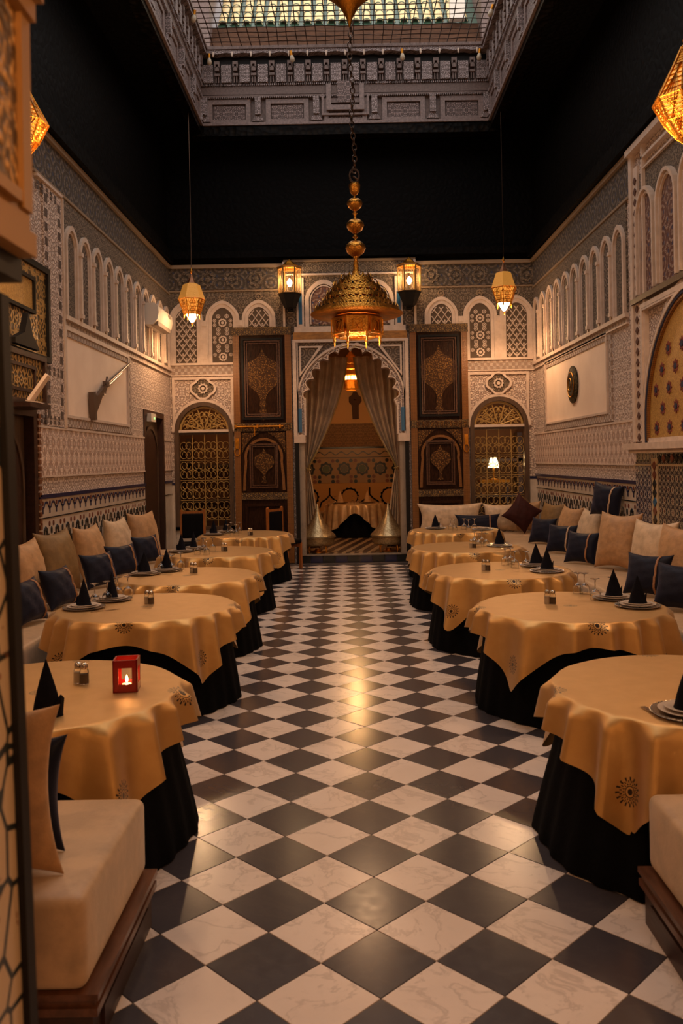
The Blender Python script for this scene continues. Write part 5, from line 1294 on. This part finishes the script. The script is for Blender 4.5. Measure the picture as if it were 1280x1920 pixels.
# back banquette
cushion((1.72, 14.66, SZ), 0, 1.14, .52, .2, 'cushion_cream', 'very long cream bolster cushion at the left end of the back banquette', lean=.15)
cushion((2.60, 14.68, SZ), 0, .62, .50, .2, 'cushion_cream', 'cream cushion behind the tilted maroon one on the back banquette', lean=.15)
cushion((3.02, 14.62, SZ), radians(-25), .48, .54, .2, 'cushion_tan', 'tan cushion in the right corner of the back banquette', lean=.15)
cushion((2.16, 14.42, SZ), 0, .78, .34, .14, 'cushion_navy', 'long navy lumbar cushion with copper braid on the back banquette', lean=.25, stripe=1)
mc = cushion((2.88, 14.30, SZ), radians(-10), .50, .50, .17, 'cushion_maroon', 'dark maroon fringed cushion standing on its corner in the back right corner', lean=.2, roll=radians(38))
fg = MB(); rndf = random.Random(3)
for sd in range(4):
    for k in range(46):
        s_ = -.24+.48*k/45; i_ = .245-.03*(1-(s_/.25)**2); l_ = .035+.01*rndf.random()
        p = [(s_, 0, i_), (i_, 0, s_), (s_, 0, -i_), (-i_, 0, s_)][sd]; d = [(0, 0, 1), (1, 0, 0), (0, 0, -1), (-1, 0, 0)][sd]; j_ = rndf.uniform(-.008, .008)
        fg.add([(p[0]-.002, 0, p[2]-.002), (p[0]+.002, .002, p[2]+.002), (p[0]+d[0]*l_+j_*(d[0] == 0), rndf.uniform(-.01, .01), p[2]+d[2]*l_+j_*(d[2] == 0))], [(0, 1, 2)])
fr0_ = fg.build('fringe', M['cushion_tan'], mc.children[0], kind='stuff')
# foreground left cushions
cushion((-1.24, 2.70, .505), 0, .62, .54, .14, 'cushion_tan', 'tan cushion standing on the left foreground bench, seen from behind the pillar', lean=-.02)
cushion((-1.20, 2.86, .505), 0, .44, .38, .14, 'cushion_navy', 'navy cushion peeking out beyond the tan one on the left foreground bench', lean=.12)

# ================================================================== HANGING LANTERNS
def lantern(name, loc, s, label, energy, cord_top, group, amber='amber', bulb=True):
    Lt = empty(name, loc, 0.25, label, 'lantern', group); Lt.scale = (1, 1, 1)
    n = 6
    def ring(r, z, off=0): return [(r*s*cos(2*pi*i/n+off), r*s*sin(2*pi*i/n+off), z*s) for i in range(n)]
    def band(rs, mat, nm, inner=0):
        b_ = MB(); vs = []
        for r, z in rs: vs += ring(r, z)
        b_.add(vs, [(k*n+i, k*n+(i+1) % n, (k+1)*n+(i+1) % n, (k+1)*n+i) for k in range(len(rs)-1) for i in range(n)]); return b_.build(nm, M[mat], Lt)
    band([(.07, .42), (.03, .50), (.012, .56)], 'copper', 'roof')
    MB().lathe([(.0, .56*s), (.012*s, .57*s), (.022*s, .60*s), (.008*s, .63*s), (.0, .66*s)], 8).build('finial', M['brass'], Lt, True)
    band([(.075, .42), (.12, .40), (.19, .20), (.2, .19)], 'hood', 'hood')
    band([(.178, .188), (.105, -.02)], amber, 'glass_panes')
    # pierced lattice over the panes
    g = MB()
    A = ring(.186, .188); B = ring(.112, -.02)
    def lerp(p, q, t_): return tuple(p[k]+(q[k]-p[k])*t_ for k in range(3))
    for i in range(n):
        j = (i+1) % n
        g.tube([A[i], B[i]], .008*s, 5)
        for k in range(0, 8):
            t0, t1 = k/7, ((k+3.5) % 7)/7
            pa, pb = lerp(A[i], A[j], k/7), lerp(B[i], B[j], min(1, max(0, (k+3)/7)))
            pc = lerp(B[i], B[j], min(1, max(0, (k-3)/7)))
            if k <= 4: g.tube([pa, pb], .0045*s, 3)
            if k >= 3: g.tube([pa, pc], .0045*s, 3)
        for t_ in (.0, .28, .55, .8, 1.0): g.tube([lerp(A[i], B[i], t_), lerp(A[j], B[j], t_)], (.009 if t_ in (0, 1.0) else .005)*s, 4)
    g.build('pierced_lattice', M['brass'], Lt)
    dr = MB()
    for i in range(n):
        p = B[i]; dr.lathe([(0, 0), (.012*s, -.01*s), (.008*s, -.05*s), (0, -.08*s)], 6, p)
    dr.build('drops', M['brass'], Lt)
    if bulb:
        MB().lathe([(.0, .0), (.085*s, .0), (.08*s, -.03*s), (.03*s, -.12*s), (.012*s, -.135*s), (0, -.135*s)], 14).build('lit_bowl', M['bulb'], Lt, True)
        MB().lathe([(0, -.13*s), (.016*s, -.14*s), (.010*s, -.17*s), (0, -.19*s)], 8).build('bottom_finial', M['brass'], Lt, True)
    # cord
    MB().tube([(0, 0, .65*s), (.004, .0, .65*s+.3), (0, 0, cord_top-loc[2])], .006, 5).build('cord', M['chain'], Lt)
    lamp(name+'_light', (loc[0], loc[1], loc[2]-.22*s), energy, WARM, .06, 168); lamp(name+'_glow', (loc[0], loc[1], loc[2]-.24*s), 13, WARM, .08)
    return Lt
GH = 'small pierced brass lanterns on cords'
lantern('hanging_lantern', (-2.473, 13.6, 4.20), 1.12, 'small pierced brass lantern with lit bowl hanging before the left back wall', 38, ZC-.1, GH)
lantern('hanging_lantern', (2.545, 13.75, 4.32), 1.13, 'small pierced brass lantern with lit bowl hanging before the right back wall', 38, ZC-.1, GH)
def star_lantern(name, loc, s, label, energy):
    """large faceted pierced lantern"""
    Lt = empty(name, loc, .3, label, 'lantern', 'large faceted brass lanterns'); n = 8
    prof = [(.03, .42), (.10, .28), (.24, .02), (.16, -.14), (.07, -.26), (.02, -.30)]
    def ring(r, z): return [Vector((r*s*cos(2*pi*i/n), r*s*sin(2*pi*i/n), z*s)) for i in range(n)]
    vs = []
    for r, z in prof: vs += [tuple(p*.97) for p in ring(r, z)]
    MB().add(vs, [(k*n+i, k*n+(i+1) % n, (k+1)*n+(i+1) % n, (k+1)*n+i) for k in range(len(prof)-1) for i in range(n)]).build('glass_panes', M['amber'], Lt)
    g = MB()
    for k in range(len(prof)-1):
        A, B = ring(*prof[k]), ring(*prof[k+1])
        for i in range(n):
            j = (i+1) % n; g.tube([A[i], B[i]], .010*s, 5); g.tube([A[i], A[j]], .009*s, 4)
            for q in range(1, 6):
                t_ = q/6
                g.tube([A[i].lerp(B[i], t_), A[j].lerp(B[j], t_)], .0075*s, 3)
                g.tube([A[i].lerp(A[j], t_), B[i].lerp(B[j], 1-t_)], .0075*s, 3)
    g.build('pierced_lattice', M['brass_old'], Lt)
    MB().lathe([(0, .5*s), (.02*s, .48*s), (.012*s, .45*s), (.035*s, .42*s)], 10).build('finial', M['brass_old'], Lt, True)
    MB().tube([(0, 0, .5*s), (0, 0, ZC-.09-loc[2])], .007, 5).build('cord', M['chain'], Lt)
    lamp(name+'_light', (loc[0], loc[1], loc[2]-.34*s), energy*1.3, WARM, .08, 165); lamp(name+'_glow', (loc[0]*.85, loc[1], loc[2]-.34*s), 13, WARM, .1)
star_lantern('faceted_lantern', (2.60, 6.45, 4.46), 1.0, 'large faceted amber lantern cut by the top right edge', 40)
star_lantern('faceted_lantern', (-2.47, 6.5, 4.40), .86, 'large faceted amber lantern half hidden behind the gilded pillar', 40)

# wall sconces beside the central arch
def sconce(x, z, label):
    Sc = empty('wall_sconce', (x, 14.93, z), 0, label, 'wall lamp', 'lantern sconces beside the central arch')
    n = 6; yo = -.20
    def ring(r, zz): return [(r*cos(2*pi*i/n), yo+r*sin(2*pi*i/n), zz) for i in range(n)]
    cg = MB()
    T, Bm = ring(.20, .28), ring(.19, -.16)
    for i in range(n):
        j = (i+1) % n; cg.tube([T[i], Bm[i]], .012, 5); cg.tube([T[i], T[j]], .018, 5); cg.tube([Bm[i], Bm[j]], .014, 5)
        for q in range(1, 5):
            t_ = q/5; a = tuple(T[i][k]+(T[j][k]-T[i][k])*t_ for k in range(3)); b_ = tuple(Bm[i][k]+(Bm[j][k]-Bm[i][k])*t_ for k in range(3)); cg.tube([a, b_], .0035, 3)
    cg.build('cage', Mt('dull_brass', (.30, .17, .05), .5, .5).m, Sc)
    MB().lathe([(.21, .28), (.215, .30), (.12, .34), (.05, .40), (.0, .44)], 6, (0, yo, 0)).build('roof', M['brass_old'], Sc)
    MB().lathe([(.0, -.42), (.10, -.40), (.12, -.36), (.19, -.19), (.21, -.17), (.0, -.165)], 6, (0, yo, 0)).build('dark_basket', M['black_wood'], Sc)
    MB().box(-.05, .05, -.1, .0, -.44, -.36).tube([(0, 0, -.40), (0, yo*.6, -.41), (0, yo, -.40)], .02, 6).box(-.03, .03, -.02, .01, -.44, .2).build('bracket', M['black_wood'], Sc)
    bl_ = MB().lathe([(0, -.06), (.02, -.05), (.045, .0), (.045, .03), (.02, .07), (0, .09)], 12, (0, yo, .02)); bl_.build('bulb', M['bulb'], Sc, True)
    lamp('sconce_light', (x, 14.93+yo, z+.10), 9, (1, .62, .32), .06)
sconce(-.98, 4.86, 'caged brass lantern sconce left of the central arch'); sconce(1.09, 4.86, 'caged brass lantern sconce right of the central arch')

# ================================================================== CHANDELIER
CX, CY = .105, 9.0
chd = empty('chandelier', (CX, CY, 3.34), 0, 'large tiered brass mosque chandelier hanging on a chain over the aisle', 'chandelier')
MB().lathe([(.12, -.012), (.47, -.015), (.49, 0), (.485, .012), (.12, .012)], 64).build('plate', M['brass_old'], chd, True)
def crown(r, z, h, n, nm):
    c_ = MB(); th = .006
    A = []; B = []
    for i in range(n*4):
        t_ = 2*pi*i/(n*4); q = (i % 4); A.append((t_, z+h*(1.0 if q == 2 else (.62 if q in (1, 3) else .5)))); B.append((t_, z))
    f = lambda a, b_, d: ((r-(b_-z)*.35+d)*cos(a), (r-(b_-z)*.35+d)*sin(a), b_)
    # holes: leave every merlon pierced by a round
    c_.strip(A+[(A[0][0]+2*pi, A[0][1])], B+[(B[0][0]+2*pi, B[0][1])], f, 0, th); c_.build(nm, M['brass'], chd)
    hl = MB()
    for i in range(n):
        t_ = 2*pi*(i+.5)/n; rr = r-h*.5*.35+th+.001
        hl.add([(rr*cos(t_+dx/r)*1.0, rr*sin(t_+dx/r), z+h*.38+dz) for dx, dz in ((-.014, -.02), (.014, -.02), (.016, .006), (0, .026), (-.016, .006))], [(0, 1, 2, 3, 4)])
    hl.build('pierced_holes', M['black_wood'], chd, kind='stuff')
crown(.46, .012, .085, 40, 'crown_tier'); crown(.385, .075, .10, 32, 'crown_tier'); crown(.335, .155, .10, 26, 'crown_tier'); crown(.27, .235, .11, 20, 'crown_tier'); crown(.19, .32, .11, 14, 'crown_tier')
MB().lathe([(.42, .01), (.36, .03), (.355, .07), (.39, .075), (.33, .08), (.30, .15), (.34, .155), (.28, .16), (.24, .23), (.275, .235), (.22, .24), (.16, .31), (.195, .32), (.12, .33), (.05, .42), (.03, .47), (.025, .56)], 48).build('dome', M['brass_old'], chd, True)
gs = MB(); rg = random.Random(5)
for k in range(26):
    t_ = k*2.399; zz = .05+(k/26)*.38; r = .46-.78*zz+.02
    gs.lathe([(0, -.014), (.010, -.008), (.013, .004), (.006, .014), (0, .016)], 8, (r*cos(t_), r*sin(t_), zz+.02))
gs.build('glass_lights', M['glass'], chd, True)
# balls on the stem
for zc, r in ((.70, .108), (.94, .095), (1.17, .083)):
    MB().lathe([(0, zc-r*.85), (r*.35, zc-r*.80), (r*.8, zc-r*.45), (r, zc+.0), (r*.93, zc+r*.3), (r*.6, zc+r*.62), (r*.2, zc+r*.75), (r*.14, zc+r*.9)], 28).build('ball', M['brass'], chd, True)
MB().lathe([(.02, .50), (.028, .54), (.018, .58), (.03, .61), (.02, .64), (.014, .8), (.03, .82), (.018, .86), (.014, 1.05), (.026, 1.07), (.014, 1.1), (.014, 1.26), (.03, 1.27), (.05, 1.30), (.062, 1.36), (.060, 1.38), (.0, 1.39)], 18).build('stem', M['brass'], chd, True)
# lower octagonal lantern box
n = 8; bx = MB(); vs = []
for r, z in ((.22, -.015), (.285, -.05), (.27, -.21), (.2, -.25), (.12, -.24)): vs += [(r*cos(2*pi*(i+.5)/n), r*sin(2*pi*(i+.5)/n), z) for i in range(n)]
bx.add(vs, [(k*n+i, k*n+(i+1) % n, (k+1)*n+(i+1) % n, (k+1)*n+i) for k in range(4) for i in range(n)]); bx.build('lantern_box', M['brass'], chd)
for i in range(n):
    t_ = 2*pi*i/n; c_, s_ = cos(t_), sin(t_); R0 = .262
    f = lambda a, b_, d, c_=c_, s_=s_: ((R0+d)*c_-a*s_, (R0+d)*s_+a*c_, b_)
    MB().frame(-.075, .075, -.225, -.065, .018, f, 0, .014).build('pane_frame', M['brass'], chd)
    MB().strip(archline(0, .05, -.20, -.13, 8), archline(0, .038, -.20, -.13, 8), f, 0, .010).tube([f(-.02, -.19, .006), (f(.02, -.12, .006))], .004, 4).tube([f(.02, -.19, .006), (f(-.02, -.12, .006))], .004, 4).build('pane_tracery', M['brass_old'], chd)
    t2 = 2*pi*(i+.5)/n
    MB().lathe([(0, 0), (.016, -.01), (.012, -.035), (.02, -.05), (.008, -.08), (.012, -.10), (0, -.13)], 8, (.262*cos(t2), .262*sin(t2), -.20)).build('drop_finial', M['brass'], chd, True)
lamp('chandelier_lamp', (CX, CY, 2.98), 16, WARM, .2)
# chain
def chain(parent, p0, p1, link=.075, r=.011, tw=.03):
    p0, p1 = Vector(p0), Vector(p1); L_ = (p1-p0).length; n = int(L_/(link*.78)); ch = MB()
    for k in range(n):
        c_ = p0.lerp(p1, (k+.5)/n); a = k*pi/2+.3; ux = Vector((cos(a), sin(a), 0)); off = Vector((tw*sin(k*.55)*.35, 0, 0))
        ch.tube([c_+off+ux*(.024*cos(q))+Vector((0, 0, link/2*sin(q))) for q in [2*pi*i/10 for i in range(10)]], r*.65, 4, True)
    ch.build('chain', M['chain'], parent, True)
ck = MB(); ck.tube([(.0+.05*cos(q), 0, 1.47+.07*sin(q)) for q in [2*pi*i/12 for i in range(12)]], .012, 5, True).tube([(.045*sin(q), .0, 1.36+.03*q) for q in [0, .7, 1.4, 2.1, 2.8, 3.4]], .010, 5); ck.build('hook', M['chain'], chd)
chain(chd, (0, 0, 1.50), (-.02, 0, 3.12))
cone = empty('ceiling_finial', (CX-.02, CY, 6.38), 0, 'brass cone pointing down at the top centre, holding the chandelier chain', 'finial')
MB().lathe([(.006, 0), (.02, .04), (.035, .10), (.10, .22), (.20, .32), (.30, .40), (.34, .50), (.30, .60), (.12, .72), (.03, .80), (.02, 2.55)], 32).build('cone', M['brass_old'], cone, True)
MB().box(SX0+.05, SX1-.05, CY-.06, CY+.06, 8.70, 8.785).build('trim_6', M['roof_wood'], kind='structure')

# ================================================================== WALL OBJECTS
ac = empty('air_conditioner', (XL, 13.55, 4.10), 0, 'white split air conditioner high on the left wall near the corner', 'air conditioner')
f = lambda a, b_, d: (d, a, b_)
pr = [(.0, -.16), (.17, -.16), (.24, -.08), (.26, .02), (.25, .12), (.20, .17), (0, .17)]
MB().add([(x_, -.52, z_) for x_, z_ in pr]+[(x_, .52, z_) for x_, z_ in pr], [tuple(range(7)), tuple(range(13, 6, -1))]+[(i, (i+1) % 7, 7+(i+1) % 7, 7+i) for i in range(7)]).build('casing', M['white_plastic'], ac, True)
MB().box(.12, .235, -.45, .45, -.165, -.10).build('louvre', M['grey_plastic'], ac); MB().box(.255, .266, .2, .38, .05, .10).build('display', M['grey_plastic'], ac)
MB().box(-.0, .05, -.5, .5, -.17, .18).build('back_plate', M['grey_plastic'], ac)
# old rifle on the left panel
rf_ = empty('antique_rifle', (XL+.05, 10.9, 2.83), 0, 'antique long-barrelled rifle hung diagonally on the cream left panel', 'rifle')
d = Vector((0, 1.14, .39)).normalized(); nrm = Vector((0, -d.z, d.y))
def rp(t_, o=0, x_=0): return tuple(d*t_+nrm*o+Vector((x_, 0, 0)))
MB().tube([rp(-.15), rp(.4), rp(1.22)], [.022, .018, .014], 8).build('barrel', M['rifle_metal'], rf_, True)
MB().tube([rp(-.12, -.02), rp(.3, -.022), rp(.75, -.018)], [.024, .02, .014], 6).build('fore_stock', M['rifle_wood'], rf_, True)
vs = []
A = [rp(-.10, .02), rp(-.3, -.0), rp(-.5, -.02), rp(-.63, .02)]; B = [rp(-.10, -.045), rp(-.28, -.06), rp(-.52, -.16), rp(-.75, -.24)]
b_ = MB(); vs = [(p[0]-.02, p[1], p[2]) for p in A+B]+[(p[0]+.025, p[1], p[2]) for p in A+B]
b_.add(vs, [(0, 1, 5, 4), (1, 2, 6, 5), (2, 3, 7, 6), (8, 12, 13, 9), (9, 13, 14, 10), (10, 14, 15, 11), (0, 8, 9, 1), (1, 9, 10, 2), (2, 10, 11, 3), (4, 5, 13, 12), (5, 6, 14, 13), (6, 7, 15, 14), (3, 11, 15, 7), (0, 4, 12, 8)]); b_.build('butt_stock', M['rifle_wood'], rf_)
e0 = Vector((0, -.735, -.30)); bp_ = MB().box(-.03, .035, -.045, .045, -.17, .17).build('butt_plate', M['rifle_metal'], rf_); bp_.location = rp(-.69, -.10); bp_.rotation_euler = (.12, 0, 0)
MB().tube([rp(-.12, .03, .02), rp(-.06, .07, .02), rp(-.02, .10, .02)], .012, 5).box(-.02, .03, -.12, .02, -.03, .03).build('lock', M['rifle_metal'], rf_)
MB().tube([rp(-.22, -.05), rp(-.18, -.10), rp(-.10, -.10), rp(-.06, -.05)], .006, 5).build('trigger_guard', M['rifle_metal'], rf_)
# round shield on the right panel
sd_ = empty('round_brass_shield', (XR-.01, 12.43, 2.845), 0, 'round embossed brass tray hung on the cream right panel', 'tray')
sm_ = MB(); n = 40
prof = [(0, .06), (.04, .058), (.045, .05), (.12, .046), (.13, .052), (.22, .035), (.255, .02), (.27, .022), (.275, .012), (.27, .0)]
o = sm_.lathe(prof, n).build('disc', M['shield'], sd_, True); o.rotation_euler = (0, -pi/2, 0)
rb_ = MB()
for rr, hh_ in ((.09, .056), (.18, .045)):
    rb_.tube([(rr*cos(2*pi*i/30), rr*sin(2*pi*i/30), hh_) for i in range(30)], .006, 4, True)
o = rb_.build('raised_ring', M['brass_old'], sd_, True); o.rotation_euler = (0, -pi/2, 0)
# emergency light over the left door
el = empty('emergency_light', (XL+.01, 13.35, 2.52), 0, 'small white emergency light with green lamp above the left doorway', 'light')
MB().box(0, .07, -.16, .16, -.06, .07).build('case', M['white_plastic'], el); MB().box(.07, .075, .02, .07, -.02, .01).build('indicator', M['green_led'], el)

# curtains
def curtain(side):
    """side -1 left, 1 right: from the arch head, swept and gathered at the jamb, then falling"""
    n = 46; m_ = 40; vs = []
    for i in range(m_+1):
        t_ = i/m_; z = 3.72-(3.72-1.62)*t_
        # inner edge sweeps from the centre to the jamb
        xin = .06+(.80-.02)*(t_**1.55)*1.0; xout = .86
        gather = max(.02, (1-t_)**.9)
        if t_ > .92: xin = min(xin, .80)
        for j in range(n+1):
            q = j/n; x = xin+(xout-xin)*q
            dep = .05*cos(q*2*pi*5.5+t_*1.5)*(.35+.65*gather)+.02*sin(q*17+t_*5)
            sag = -.10*sin(pi*q)*t_*(1-t_)
            vs.append((OC+side*x, 15.78+dep, z+sag))
    fs = [(i*(n+1)+j, i*(n+1)+j+1, (i+1)*(n+1)+j+1, (i+1)*(n+1)+j) for i in range(m_) for j in range(n)]
    c_ = empty('curtain', (0, 0, 0), 0, f'cream curtain swept to the {"left" if side < 0 else "right"} jamb of the central arch', 'curtain', 'curtains of the central arch')
    o = MB().add(vs, fs).build('drape', M['curtain'], c_, True); md = o.modifiers.new('thick', 'SOLIDIFY'); md.thickness = .006
    tr = MB(); L_ = [vs[i*(n+1)] for i in range(m_+1)]; tr.tube([(p[0], p[1]-.03, p[2]) for p in L_], .012, 5); tr.tube([(p[0]+side*.03, p[1]-.035, p[2]-.02) for p in L_[8:]], .006, 4); tr.build('gold_trim', M['curtain_trim'], c_, True)
    # tail below the tie
    vs = []; k_ = 18
    for i in range(k_+1):
        t_ = i/k_; z = 1.66-(1.66-.18)*t_; w_ = .05+.22*t_**.8
        for j in range(25): q = j/24; vs.append((OC+side*(.86-w_*q), 15.80+.03*cos(q*2*pi*4), z))
    o = MB().add(vs, [(i*25+j, i*25+j+1, (i+1)*25+j+1, (i+1)*25+j) for i in range(k_) for j in range(24)]).build('tail', M['curtain'], c_, True); md = o.modifiers.new('thick', 'SOLIDIFY'); md.thickness = .006
    MB().tube([(OC+side*(.84+.06*cos(q)), 15.78+.05*sin(q), 1.66+.02*cos(q)) for q in [2*pi*i/12 for i in range(12)]], .016, 5, True).build('tieback', M['curtain_trim'], c_, True)
curtain(-1); curtain(1)

# brass tagine-shaped warmers
def tagine(x, label):
    T_ = empty('tagine_warmer', (x, 15.38, AF+.006), 0, label, 'food warmer', 'brass tagine warmers on the alcove step')
    MB().lathe([(.0, .13), (.25, .13), (.285, .15), (.30, .19), (.30, .27), (.0, .28)], 40).build('basin', M['pewter'], T_, True)
    MB().lathe([(.30, .265), (.33, .275), (.33, .29), (.30, .295), (.0, .296)], 40).build('rim', M['pewter'], T_, True)
    MB().lathe([(.325, .297), (.318, .315), (.255, .375), (.19, .455), (.13, .55), (.08, .65), (.042, .75), (.014, .86), (0, .88)], 40).build('cone_lid', M['pewter'], T_, True)
    for k in range(4):
        a = pi/4+k*pi/2; MB().tube([(.2*cos(a), .2*sin(a), .14), (.22*cos(a), .22*sin(a), .06), (.21*cos(a), .21*sin(a), .0)], [.014, .010, .014], 8).build('leg', M['brass'], T_, True)
    MB().lathe([(0, 0), (.12, 0), (.12, .008), (.05, .02), (.05, .06), (0, .06)], 16).build('burner', M['brass_old'], T_, True)
tagine(-.60, 'brass cone-lidded tagine warmer at the left of the alcove step'); tagine(.68, 'brass cone-lidded tagine warmer at the right of the alcove step')

# alcove table
t_ = empty('round_table', (.09, 18.7, AF+.006), 0, 'round table in the alcove under a pleated pale gold cloth', 'table')
inst('tabletop', tt, t_, sc=(.93, .93, 1)); inst('pedestal', tp_, t_)
vs = []; n = 240; zs = [(0, .0), (.3, 0), (.58, 0), (.625, -.004), (.64, -.02), (.66, -.1), (.68, -.22), (.70, -.36)]
for k, (r, dz) in enumerate(zs):
    for j in range(n):
        a = 2*pi*j/n; front = .5-.5*sin(a); hem = -.22+.0*a
        drop = min(-.18, -.56+.38*max(0, cos(a+pi/2))**9); zz = dz if k < 5 else dz*abs(drop)/.36
        fo = (.034*cos(22*a)+.008*cos(33*a))*max(0, k-3)/3 if k > 3 else 0
        vs.append(((r+fo)*cos(a) if r else .001*cos(a), (r+fo)*sin(a) if r else .001*sin(a), .705+zz))
o = MB().add(vs, [(k*n+j, k*n+(j+1) % n, (k+1)*n+(j+1) % n, (k+1)*n+j) for k in range(len(zs)-1) for j in range(n)]).build('pale_gold_tablecloth', fabric('pale_gold_satin', (.62, .40, .20), .4, 9, .4, metal=.3), None, True)
o.location = (.09, 18.7, AF+.004); tag(o, 'pleated pale gold satin cloth on the alcove table', 'tablecloth')
o = inst('black_underskirt', skirt_mesh(77), None, (.09, 18.7, AF+.004), sc=(.9, .9, 1)); tag(o, 'black skirt under the cloth of the alcove table', 'table skirt')
for k, xx in enumerate((-.22, .38)):
    n_ = empty('napkin_cone', (xx, 18.75, AF+.735), 0, f'tan napkin cone at the {["left", "right"][k]} of the alcove table', 'napkin', 'tan napkin cones'); inst('cone', nap2_c, n_, sc=(1.2, 1.2, 1.1)); inst('cuff', nap2_t, n_)
    p_ = inst('dark_plate', plate_me, None, (xx, 18.75, AF+.711), sc=(1.1, 1.1, 1.4)); tag(p_, f'dark charger plate under the {["left", "right"][k]} napkin of the alcove table', 'plate')
for k, xx in enumerate((-.45, -.33, .05, .17)):
    g = empty('wine_glass', (xx, 18.35, AF+.712), 0, f'upturned glass, {["leftmost", "second from left", "third from left", "rightmost"][k]} on the alcove table', 'glass', 'glasses on the alcove table'); inst('bowl', glass_bowl, g); inst('stem', glass_stem, g)
# alcove hanging lamp (tiered, lit)
al_ = empty('alcove_lantern', (.06, 17.6, 3.55), 0, 'tiered lit brass lantern hanging inside the alcove above the curtains gap', 'lantern')
MB().lathe([(.30, -.02), (.32, 0), (.26, .10), (.28, .12), (.20, .22), (.22, .24), (.12, .36), (.13, .38), (.03, .50), (.015, .62)], 24).build('tiered_shade', M['brass'], al_, True)
MB().lathe([(.24, -.10), (.24, -.02)], 24).build('lit_band', Mt('lit_band_glass', (1, .7, .3), .4).emit((1, .6, .2), 3.0).m, al_, True)
gd = MB()
for k in range(24): a = 2*pi*k/24; gd.box(.245*cos(a)-.006, .245*cos(a)+.006, .245*sin(a)-.006, .245*sin(a)+.006, -.10, -.02)
gd.lathe([(.10, -.30), (.15, -.27), (.14, -.12), (.24, -.10)], 12, cap=False); gd.build('lower_box', M['brass_old'], al_)
lamp('alcove_lamp', (.06, 17.0, 3.05), 46, (1, .52, .2), .12)

# chairs behind the farthest left table
def chair(x, y, rz, label):
    c_ = empty('dining_chair', (x, y, 0), rz, label, 'chair', 'black chairs with orange wooden posts')
    for sx in (-1, 1):
        MB().prism([(sx*.19-.02, 0), (sx*.19+.02, 0), (sx*.19+.022, 1.0), (sx*.19+.008, 1.04), (sx*.19-.018, 1.02)], lambda a, b_, d: (a, d, b_), .17, .21).build('rear_post', M['chair_wood'], c_)
        MB().box(sx*.19-.02, sx*.19+.02, -.22, -.18, 0, .44).build('leg', M['chair_wood'], c_)
        MB().box(sx*.19-.012, sx*.19+.012, -.18, .17, .36, .42).build('side_rail', M['chair_wood'], c_)
    weld(rbox(MB(), -.2, .2, -.23, .18, .42, .50, .03).build('seat', M['chair_black'], c_, True))
    weld(rbox(MB(), -.175, .175, .15, .20, .55, .96, .02).build('backrest', M['chair_black'], c_, True))
    MB().box(-.17, .17, .18, .20, .96, 1.0).build('top_rail', M['chair_wood'], c_)
chair(-2.62, 14.0, .06, 'black chair with orange posts in front of the left grille window'); chair(-1.12, 14.25, 1.0, 'black chair with orange posts in front of the left carved door, turned sideways')
